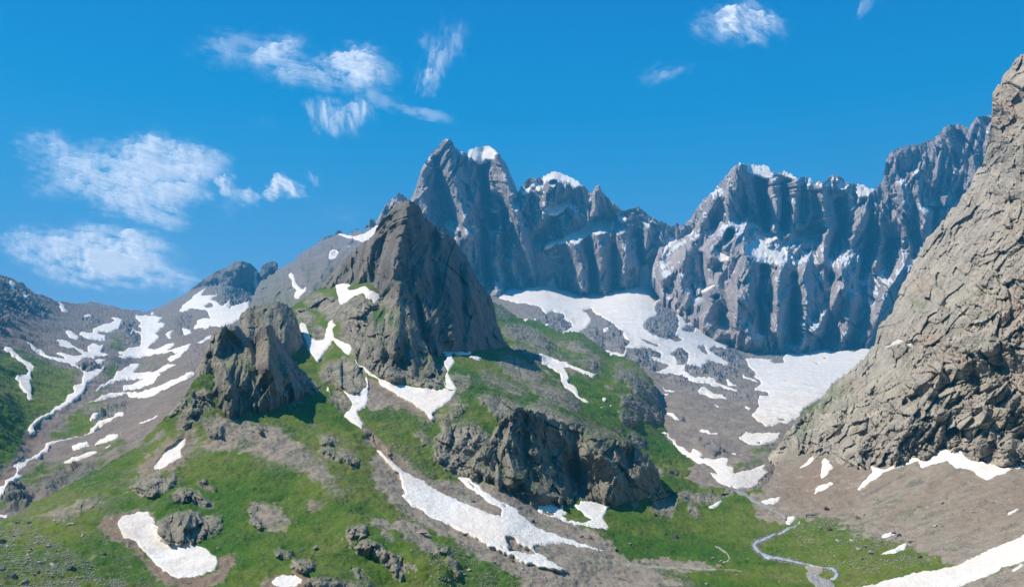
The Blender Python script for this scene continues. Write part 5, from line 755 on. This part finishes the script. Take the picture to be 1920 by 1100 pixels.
for x, y, w, tone, lab in [
    (1266, 1006, 17, 'dark', 'largest dark boulder standing on the bright meadow'), (1247, 1001, 9, 'dark', 'smaller dark boulder beside the largest one on the meadow'), (1336, 1045, 10, 'pink', 'pinkish boulder at the end of the worn meadow path'), (1352, 1051, 8, 'pale', 'pale stone just right of the pinkish boulder by the meadow path'),
    (1446, 1037, 9, 'brown', 'left one of two brown boulders inside the stream bend'), (1454, 1033, 9, 'brown', 'right one of two brown boulders inside the stream bend'), (1555, 995, 13, 'dark', 'dark boulder on the dry slope above the stream'), (1539, 993, 7, 'dark', 'smaller dark stone left of the dark boulder above the stream'),
    (1708, 1018, 18, 'pink', 'large pinkish boulder at the end of the lower little snow patch'), (1674, 999, 14, 'pink', 'pinkish boulder touching the upper little snow patch'), (1667, 1012, 16, 'pink', 'flat pinkish boulder between the two little snow patches'), (1686, 1005, 13, 'dark', 'dark boulder right of the upper little snow patch'),
    (1609, 1032, 15, 'grey', 'grey boulder at the left end of the slope boulder row'), (1634, 1038, 15, 'grey', 'grey boulder in the middle of the slope boulder row'), (1621, 1027, 10, 'dark', 'dark boulder behind the slope boulder row'), (1618, 1047, 14, 'brown', 'brown low boulder below the slope boulder row'), (1724, 1045, 12, 'brown', 'brown boulder alone right of the slope boulder row'),
    (1549, 954, 13, 'brown', 'rusty brown boulder beside the footbridge'), (1571, 1013, 11, 'pale', 'pale rounded boulder on the green part of the right slope'), (1598, 1014, 12, 'pale', 'long pale boulder on the right slope near its green edge'), (1609, 974, 10, 'dark', 'lone dark flat boulder high on the right slope'), (1672, 986, 9, 'grey', 'lone grey boulder above the two little snow patches'),
    (1755, 987, 14, 'pale', 'pale slab on the tan slope right of the little snow patches'), (1768, 945, 8, 'dark', 'dark stone high on the tan slope under the scalloped snow ribbon'), (1480, 1046, 8, 'pink', 'small pink stone beside the stream'), (1180, 1021, 9, 'pale', 'round pale stone where the meadow meets the scree'),
    (998, 978, 11, 'dark', 'dark block on the upper edge of the great snow tongue'), (887, 943, 10, 'dark', 'dark boulder in the scree between the two snow arms'), (590, 1028, 13, 'grey', 'grey boulder on the green slope above the bottom snow patch'), (578, 958, 6, 'dark', 'tiny dark stone high on the green centre slope'), (470, 961, 9, 'grey', 'grey stone beside the bare patch left of centre'),
    (792, 1003, 22, 'grey', 'long low grey rock at the end of the scree spill'), (834, 1031, 16, 'grey', 'grey rock on the green edge left of the snow tongue'), (880, 1067, 15, 'pale', 'pale flat rock in the stony turf left of the snow tongue foot'), (870, 1076, 9, 'pale', 'small pale rock below the pale flat rock at the tongue foot'), (962, 1050, 10, 'brown', 'brown rock on the lower edge of the great snow tongue'),
    (870, 1006, 11, 'brown', 'brown rock on the scree left of the great snow tongue'), (1090, 1006, 12, 'brown', 'left one of two brown rocks on the scree right of the tongue'), (1105, 1009, 12, 'brown', 'right one of two brown rocks on the scree right of the tongue'), (1154, 1029, 14, 'grey', 'grey rock heap stone at the right end of the scree band'),
    (133, 1073, 23, 'dark', 'big dark pointed boulder on the near left slope'), (100, 1059, 19, 'pale', 'smooth pale slab beside the big dark pointed boulder'), (93, 1025, 16, 'pink', 'pinkish flat rock on the near left slope'), (106, 1031, 10, 'dark', 'dark stone right of the pinkish flat rock'), (25, 1083, 28, 'dark', 'wide dark boulder near the bottom left corner'), (3, 1018, 22, 'dark', 'dark boulder cut by the left edge of the picture'),
    (133, 987, 15, 'pale', 'pale flat-topped block on the grassy hollow at left'), (126, 988, 7, 'dark', 'dark stone against the pale flat-topped block'), (56, 982, 14, 'dark', 'long dark stone on the crest of the near left slope'), (155, 1004, 11, 'pale', 'pale stone between the hollow and the boot-shaped snow'), (34, 978, 14, 'grey', 'grey flat stone on the crest of the near left slope'),
    (13, 1028, 13, 'pale', 'pale stone right below the dark boulder on the left edge'), (5, 1068, 16, 'grey', 'tilted grey rock on the left edge of the picture'), (22, 1054, 13, 'grey', 'grey rock above the wide dark boulder'), (75, 1056, 14, 'pale', 'pale rock left of the smooth pale slab'), (45, 1094, 20, 'grey', 'grey rock at the very bottom left'), (182, 1087, 14, 'pale', 'pale rock near the bottom, right of the dark pointed boulder'),
    (102, 977, 11, 'pale', 'pale stone at the top of the grassy hollow'), (188, 1014, 8, 'dark', 'dark stone on the bare strip left of the boot-shaped snow'), (196, 1042, 9, 'dark', 'dark stone below the bare strip near the boot-shaped snow'), (162, 1055, 10, 'pale', 'cream stone on the turf right of the dark pointed boulder'), (356, 1091, 9, 'grey', 'grey stone just below the boot-shaped snow'), (410, 1027, 10, 'grey', 'grey stone at the right end of the boot-shaped snow'),
    (67, 1015, 13, 'grey', 'grey stone above the pinkish flat rock'), (71, 1075, 12, 'dark', 'dark tilted stone left of the dark pointed boulder'), (54, 1035, 10, 'grey', 'grey stone left of the pinkish flat rock')]:
    boulder(x, y, w, tone, lab, flat=rng.uniform(.6, 1.0) if 'flat' not in lab and 'slab' not in lab and 'long' not in lab else .5)
def scatter(poly, n, lo, hi, tones, lab, grp):
    A = np.array(poly); x0, y0 = A.min(0); x1, y1 = A.max(0); k = 0
    m = fill(poly, x0, y0, int(x1 - x0) + 1, int(y1 - y0) + 1)
    while k < n:
        x, y = rng.uniform(x0, x1), rng.uniform(y0, y1)
        if not m[int(y - y0), int(x - x0)]: continue
        if any(Fs(np.array([x]), np.array([y]))[0] > .1 for Fs in SF): continue
        boulder(x, y, lo + (hi - lo) * rng.random() ** 3, tones[int(rng.integers(len(tones)))], lab, rng.uniform(.5, .9), grp); k += 1
SF = [Field(s['poly'], 1.5) for s in SN['ground']]
scatter(px('-5,985 60,985 130,1030 240,1100 -5,1100'), 62, 4, 10, ['pale', 'grey', 'grey', 'dark'], 'small stone strewn on the near left slope', 'small stones on the near left slope')
scatter(px('1480,990 1560,970 1700,950 1900,960 1920,1000 1760,1055 1660,1070 1560,1080 1500,1020'), 70, 3.5, 9, ['pale', 'grey', 'brown', 'pink'], 'small rock scattered on the right valley slope', 'small rocks on the right slope')
scatter(px('1120,1040 1400,1030 1540,1060 1640,1060 1560,1100 1120,1098'), 30, 3, 7, ['pale', 'pale', 'pink'], 'small pale stone lying in the lower meadow', 'small stones in the meadow')
scatter(px('700,1010 860,1015 1050,1085 1100,1098 800,1098'), 26, 3, 7, ['pale', 'pale', 'grey'], 'small pale stone in the turf left of the tongue foot', 'small stones left of the tongue foot')
scatter(px('380,930 700,930 720,1000 640,1080 420,1090 430,1000'), 26, 3, 7, ['grey', 'dark', 'pale'], 'small stone on the green centre slope', 'small stones on the centre slope')
scatter(px('1700,960 1760,900 1900,880 1920,960'), 16, 3, 6, ['brown', 'grey', 'dark'], 'small dark rock on the tan scree under the near cliff', 'small rocks on the tan scree')
# countless smaller stones: one sheet of them
def pebbles(name, polys, mat, label, S_=1.0):
    v0, f0 = ico(1); V, Fc, off = [], [], 0
    for poly, n, lo, hi in polys:
        n = int(n * 2.4)
        A = np.array(poly); x0, y0 = A.min(0); x1, y1 = A.max(0); m = fill(poly, x0, y0, int(x1 - x0) + 1, int(y1 - y0) + 1)
        x = rng.uniform(x0, x1, n * 3); y = rng.uniform(y0, y1, n * 3); ok = m[(y - y0).astype(int), (x - x0).astype(int)]
        cl = fbm(np.stack([x / 30, y / 18, x * 0], -1), 3, 333) + rng.normal(size=len(x)) * .25; ok &= cl > -.05; x, y = x[ok][:n], y[ok][:n]
        bad = np.zeros(len(x), bool)
        for Fs in SF: bad |= Fs(x, y) > .1
        x, y = x[~bad], y[~bad]
        for xx, yy in zip(x, y):
            p, nn = on('ground', xx, yy); r = (lo + (hi - lo) * rng.random() ** 2.5) / 2 * p[1] / F
            V.append(v0 * (1 + rng.normal(size=(len(v0), 1)) * .15) * np.array([1, 1, .65]) * r + p + np.array([0, 0, r * .2])); Fc.append(f0 + off); off += len(v0)
    o = mesh_obj(name, np.concatenate(V), np.concatenate(Fc), mat, smooth=False); tag(o, label, 'stones', 'stuff')
pebbles('pebbles', [(px('-5,985 60,985 130,1030 260,1110 -5,1110'), 1500, 1.5, 4.5), (px('160,990 220,1000 300,1080 380,1110 200,1110 140,1040'), 350, 1.2, 3.5), (px('400,780 520,800 600,860 650,925 620,920 560,880 480,850 400,830'), 900, 1, 3),
                    (px('690,705 780,760 810,800 770,870 740,850 690,800'), 500, 1, 2.6), (px('800,1010 900,1040 1080,1100 800,1110'), 500, 1.2, 3.5), (px('1480,990 1560,960 1700,940 1900,940 1920,1000 1760,1055 1660,1070 1560,1080 1500,1020'), 1500, 1, 3.2),
                    (px('900,680 1000,720 1050,750 960,760 860,740'), 400, 1, 2.6), (px('700,860 860,905 1000,955 1150,1020 1200,1060 1120,1090 1000,1080 800,980'), 900, 1, 2.6), (px('140,850 330,800 330,900 200,960 60,980'), 500, 1, 3), (px('300,760 560,760 700,900 760,1000 600,1090 400,1080 420,900'), 900, 1, 2.8), (px('1700,1110 1800,1080 1925,1050 1925,1110'), 300, 1.2, 4)],
        bmat('small_stones', (.26, .245, .21), (.42, .39, .34)), 'countless small pale stones strewn over turf and scree')
# ------------------------------------------------------------------ unseen hillside and land all round, added to block sky light and deepen shadows
gx = np.concatenate([np.linspace(-6000, -700, 24)[:-1], np.linspace(-700, 700, 60), np.linspace(700, 6000, 24)[1:]]); gy = np.concatenate([np.linspace(-1500, -200, 30)[:-1], np.linspace(-200, 330, 50)])
GX, GY = np.meshgrid(gx, gy); q = np.stack([GX / 160, GY / 160, GX * 0], -1)
GZ = np.where(GY > 0, -2.2 - .36 * GY, -2.2 - .62 * GY) - .12 * np.abs(GX) * (GY > 0) + np.clip(np.hypot(GX, GY) / 200, 0, 1) * 18 * fbm(q, 5, 990) - np.clip(GY - 120, 0, 400) * .25
gi = np.arange(GX.size).reshape(GX.shape); qs = np.stack([gi[:-1, :-1], gi[:-1, 1:], gi[1:, 1:], gi[1:, :-1]], -1).reshape(-1, 4)
o = mesh_obj('hillside', np.stack([GX, GY, GZ], -1).reshape(-1, 3), qs, M_ground, {'rock': np.zeros(GX.size), 'grass': np.full(GX.size, .8), 'earth': np.zeros(GX.size)})
tag(o, 'unseen grassy hillside added below and behind the viewpoint to block sky light', 'hillside', 'structure')
gx = np.linspace(-6200, 6200, 60); GX, GY = np.meshgrid(gx, np.linspace(-1500, 6200, 50)); gi = np.arange(GX.size).reshape(GX.shape); qs = np.stack([gi[:-1, :-1], gi[:-1, 1:], gi[1:, 1:], gi[1:, :-1]], -1).reshape(-1, 4)
side = np.clip((np.abs(GX) - 2400) / 3000, 0, 1) * 700
o = mesh_obj('terrain', np.stack([GX, GY, -176 + 0 * GX + side * (.7 + .5 * fbm(np.stack([GX / 900, GY / 900, GX * 0], -1), 4, 77))], -1).reshape(-1, 3), qs, M_left, {'rock': np.zeros(GX.size), 'grass': np.full(GX.size, .5), 'earth': np.zeros(GX.size)})
tag(o, 'unseen open land added around the valley to block light from below the horizon', 'terrain', 'structure')  # unseen ground sheet, added so that no sky light comes from below
# ------------------------------------------------------------------ footbridge by the scree
def box(name, c, d, mat, parent=None):
    v = np.array([[x, y, z] for x in (-1, 1) for y in (-1, 1) for z in (-1, 1)]) * np.array(d) / 2 + np.array(c)
    f = np.array([[0, 1, 3, 2], [4, 6, 7, 5], [0, 4, 5, 1], [2, 3, 7, 6], [0, 2, 6, 4], [1, 5, 7, 3]]); return mesh_obj(name, v, f, mat, smooth=False, parent=parent)
p, n = on('ground', 1524, 965); q = F / p[1]
br = bpy.data.objects.new('footbridge', None); SC.collection.objects.link(br); br.location = p + np.array([0, -.3, .7]); br.rotation_euler = (0, 0, .12)
tag(br, 'long low grey green footbridge at the foot of the scree', 'footbridge')
t = NT('weathered_wood'); M_wood = t.out(t.mix(t.noise(.6), (.13, .15, .12), (.2, .22, .18)), .9); t = NT('dark_wood'); M_dwood = t.out((.05, .055, .05), .9)
w_ = 27 / q
box('deck', (0, 0, 0), (w_, 1.4, .22), M_wood, br)
for s in (-1, 1):
    box('beam', (0, .45 * s, -.32), (w_ * .98, .25, .4), M_dwood, br); box('abutment', (s * w_ * .47, 0, -.95), (1.0, 1.5, 1.2), BM['grey'], br)
    box('rail', (0, .64 * s, .75), (w_, .1, .12), M_wood, br)
    for k in range(6): box('post', (-w_ / 2 + .2 + k * (w_ - .4) / 5, .64 * s, .40), (.1, .1, .58), M_wood, br)
# ------------------------------------------------------------------ clouds: thin wisps of ice high beyond the range
t = NT('cloud_wisp'); a_ = t.attr('veil')
w1 = t.n('ShaderNodeBsdfTranslucent'); w1.inputs[0].default_value = (1, 1, 1, 1); w2 = t.n('ShaderNodeBsdfDiffuse'); w2.inputs[0].default_value = (.92, .92, .94, 1)
ms_ = t.n('ShaderNodeMixShader'); ms_.inputs[0].default_value = .3; t.t.links.new(w1.outputs[0], ms_.inputs[1]); t.t.links.new(w2.outputs[0], ms_.inputs[2])
tr = t.n('ShaderNodeBsdfTransparent'); mx = t.n('ShaderNodeMixShader'); t.set(mx.inputs[0], a_); t.t.links.new(tr.outputs[0], mx.inputs[1]); t.t.links.new(ms_.outputs[0], mx.inputs[2])
oo = t.n('ShaderNodeOutputMaterial'); t.t.links.new(mx.outputs[0], oo.inputs['Surface']); M_cloud = t.m
def cloud(polys, label, ang, st=(34, 9), amt=1.0, seed=0, alt=2600.0):
    """polys: (outline, density, softness); ang: drift of the fibres on the sheet, degrees"""
    fl = [(Field(p, s), d) for p, d, s in polys]; wide = [Field(p, s * 2.6, pad=3) for p, d, s in polys]
    x0 = min(f.x0 for f in wide); x1 = max(f.x1 for f in wide); y0 = min(f.y0 for f in wide); y1 = min(620, max(f.y1 for f in wide))
    X, Y = np.meshgrid(np.arange(x0, x1, 2.5), np.arange(y0, y1, 2.0)); a = np.zeros(X.shape)
    c, s = math.cos(math.radians(ang)), math.sin(math.radians(ang)); u = (X * c + Y * s); v = (-X * s + Y * c)
    q = np.stack([u / (st[0] * 3), v / (st[1] * 3), u * 0], -1); wv = fbm(q * .8 + 5, 3, seed + 500)
    q2 = np.stack([(u + wv * 30) / st[0], (v + wv * 26) / st[1], u * 0], -1)
    fib = fbm(q2, 4, seed + 510, .55); big = fbm(np.stack([X / 60, Y / 34, X * 0], -1), 5, seed + 530, .6); fine = fbm(np.stack([u / 22, v / 10, X * 0 + 2], -1), 5, seed + 550, .62)
    wx, wy = wv * 12 + 11 * fine, fbm(q * 1.3 + 9, 3, seed + 540) * 9 + 7 * fbm(np.stack([X / 20, Y / 14, X * 0 + 6], -1), 4, seed + 560)
    for f, d in fl: a = a + d * f(X + wx, Y + wy) * (1 - .45 * a)
    veil = sum(.10 * g(X + 1.6 * wx, Y + 1.6 * wy) for g in wide); a = a + veil
    al = np.clip(a * (.85 + .6 * fib + .6 * big + .3 * fine), 0, 2); al = (1 - np.exp(-1.65 * al ** 2.0 - .30 * al)) * sstep(0, .3, a) * amt
    al = np.clip(al, 0, .95)
    H = alt + 60 * wv; D = H * F / (HY - Y); Pc = unproj(X, Y, D)
    gi = np.arange(X.size).reshape(X.shape); on_ = al > .004; fa = on_[:-1, :-1] | on_[1:, :-1] | on_[1:, 1:] | on_[:-1, 1:]
    qs = np.stack([gi[:-1, :-1][fa], gi[1:, :-1][fa], gi[1:, 1:][fa], gi[:-1, 1:][fa]], -1); use, inv = np.unique(qs, return_inverse=True); qs = inv.reshape(qs.shape)
    Q = Pc.reshape(-1, 3)[use]; A = al.ravel()[use]; A2 = 1 - np.sqrt(1 - A); top = Q + np.array([0, 0, 1]) * (90 * A)[:, None] + np.array([0, 0, 4]); n = len(Q)
    c0 = Q.mean(0); o = mesh_obj('cloud', np.concatenate([Q, top]) - c0, np.concatenate([qs, qs[:, ::-1] + n]), M_cloud, {'veil': np.concatenate([A2, A2])}); o.location = c0
    tag(o, label, 'cloud', None, 'clouds')
C_ = lambda c, s, d, w: (P(c, s), d, w * 1.9)
cloud([C_('K', '40,150 200,110 300,200 380,150 450,170 560,140 700,160 800,190 900,210 950,240 860,270 870,320 800,340 760,360 700,440 780,470 700,480 620,440 400,400 350,380 480,330 260,320 250,350 130,345 100,320 240,300 200,240 60,180', .55, 9),
       C_('K', '500,180 600,150 720,170 860,210 900,230 820,260 700,240 600,240', .8, 9), C_('K', '240,300 400,270 600,270 780,290 800,330 640,330 500,320 380,330', .7, 8), C_('K', '380,370 520,340 600,380 700,430 720,480 600,440 460,400', .65, 8), C_('K', '190,115 220,130 300,230 270,240 210,170', .5, 6)],
      'broad feathery white cloud streaked across the left of the sky', 12, (60, 9), 1.0, 3)
cloud([C_('K', '0,560 60,480 130,500 260,510 420,510 560,530 650,560 700,580 600,620 700,670 830,710 720,710 560,680 440,690 330,690 240,680 150,640 60,590', .6, 9), C_('K', '220,540 400,520 600,560 640,590 560,640 620,680 480,670 360,650 260,610', .95, 12), C_('K', '700,590 760,560 800,590 740,610', .35, 8), C_('K', '600,660 720,680 860,730 700,705', .5, 5)],
      'dense white cloud low over the left saddle with a thin tail', 12, (70, 12), 1.15, 5)
cloud([C_('K', '880,300 930,285 945,300 920,330 960,350 1000,330 1040,375 1000,385 940,370 900,360', .9, 4), C_('K', '800,340 840,330 850,360 810,365', .7, 4), C_('K', '860,390 960,390 950,430 860,430', .4, 8)], 'small bright puff joined to the right end of the feathery cloud', 20, (24, 10), 1.2, 7)
cloud([C_('K', '1050,350 1090,320 1080,300 1120,280 1150,285 1170,310 1220,330 1220,350 1150,350 1140,320 1100,310 1110,340 1110,370', .95, 4)], 'small ring-like bright puff left of the tiny comma cloud', 20, (24, 10), 1.3, 9)
cloud([C_('K', '1215,285 1235,265 1262,282 1278,330 1262,328 1255,300 1235,285', .8, 3.5)], 'tiny comma-shaped wisp above the dark shoulder', 60, (24, 8), 1.2, 11)
cloud([C_('K', '1180,450 1250,440 1300,430 1300,400 1335,400 1330,430 1400,400 1450,430 1400,480 1340,450 1260,460', .3, 9)], 'very faint wisp just left of the pinnacle summit', 5, (40, 10), 1.0, 13)
cloud([C_('U', '210,140 330,190 450,200 530,260 640,180 720,200 760,210 700,300 640,340 500,330 380,320 150,280 60,260 300,250', .45, 11), C_('U', '490,300 640,290 660,240 700,250 700,300 620,330 520,335', .75, 6), C_('U', '600,420 640,350 700,360 760,440', .55, 6),
       C_('U', '700,380 840,330 920,300 1080,300 1180,350 1210,410 1120,430 1100,480 960,440 840,420', .7, 9), C_('U', '870,400 930,310 1080,310 1140,380 1020,410 940,420', .9, 9), C_('U', '1080,490 1200,530 1400,570 1560,630 1400,620 1200,560 1080,520', .5, 4.5)],
      'long feathery cloud high in the centre with a tail to the right', 8, (55, 9), 1.0, 17)
cloud([C_('U', '750,505 800,510 820,550 900,520 920,560 960,540 1020,520 1090,590 1100,610 1030,600 1040,660 900,690 800,660 860,640 800,610', .6, 7), C_('U', '1030,540 1090,590 1100,610 1040,600', .7, 4), C_('U', '440,640 520,600 650,620 560,670', .25, 9)], 'ragged cloud patch hanging under the long centre cloud', 80, (30, 10), 1.0, 19)
cloud([C_('U', '1320,160 1370,180 1410,230 1450,260 1490,200 1520,190 1530,240 1480,320 1430,400 1410,490 1380,470 1330,430 1400,350 1420,280 1360,220', .6, 6), C_('U', '1400,110 1450,80 1500,110 1600,130 1610,180 1560,220 1500,200 1420,150', .22, 9)], 'Y-shaped wisp high above the tallest peak', 100, (50, 9), 1.1, 23)
cloud([C_('px', '1297,62 1330,25 1400,8 1440,30 1485,62 1440,68 1385,80 1340,66 1310,70', .42, 7), C_('px', '1360,30 1400,25 1440,55 1385,72', .55, 6)], 'small fan-shaped cloud near the top right of the sky', 25, (26, 9), 1.15, 29)
cloud([C_('px', '1188,150 1230,132 1290,118 1308,124 1260,142 1205,156', .45, 5)], 'thin faint streak of cloud over the centre right sky', 160, (40, 8), 1.0, 31)
cloud([C_('px', '1602,40 1612,14 1632,-8 1668,-8 1632,14', .4, 4)], 'short wisp touching the top edge of the sky', 120, (30, 8), 1.0, 37)
# ------------------------------------------------------------------ air between here and the range
hz = box('haze', (0, 3300, 1070), (16000, 9700, 2500), None)
hm = bpy.data.materials.new('haze'); hm.use_nodes = True; hm.node_tree.nodes.clear()
pv = hm.node_tree.nodes.new('ShaderNodeVolumePrincipled'); pv.inputs['Color'].default_value = (.05, .44, .85, 1); pv.inputs['Density'].default_value = 8.5e-5; pv.inputs['Anisotropy'].default_value = .1
ho = hm.node_tree.nodes.new('ShaderNodeOutputMaterial'); hm.node_tree.links.new(pv.outputs[0], ho.inputs['Volume']); hz.data.materials.clear(); hz.data.materials.append(hm)
tag(hz, 'thin blue air fading the far rock walls', 'haze', 'stuff')
print('done %.0fs' % (time.time() - T0))
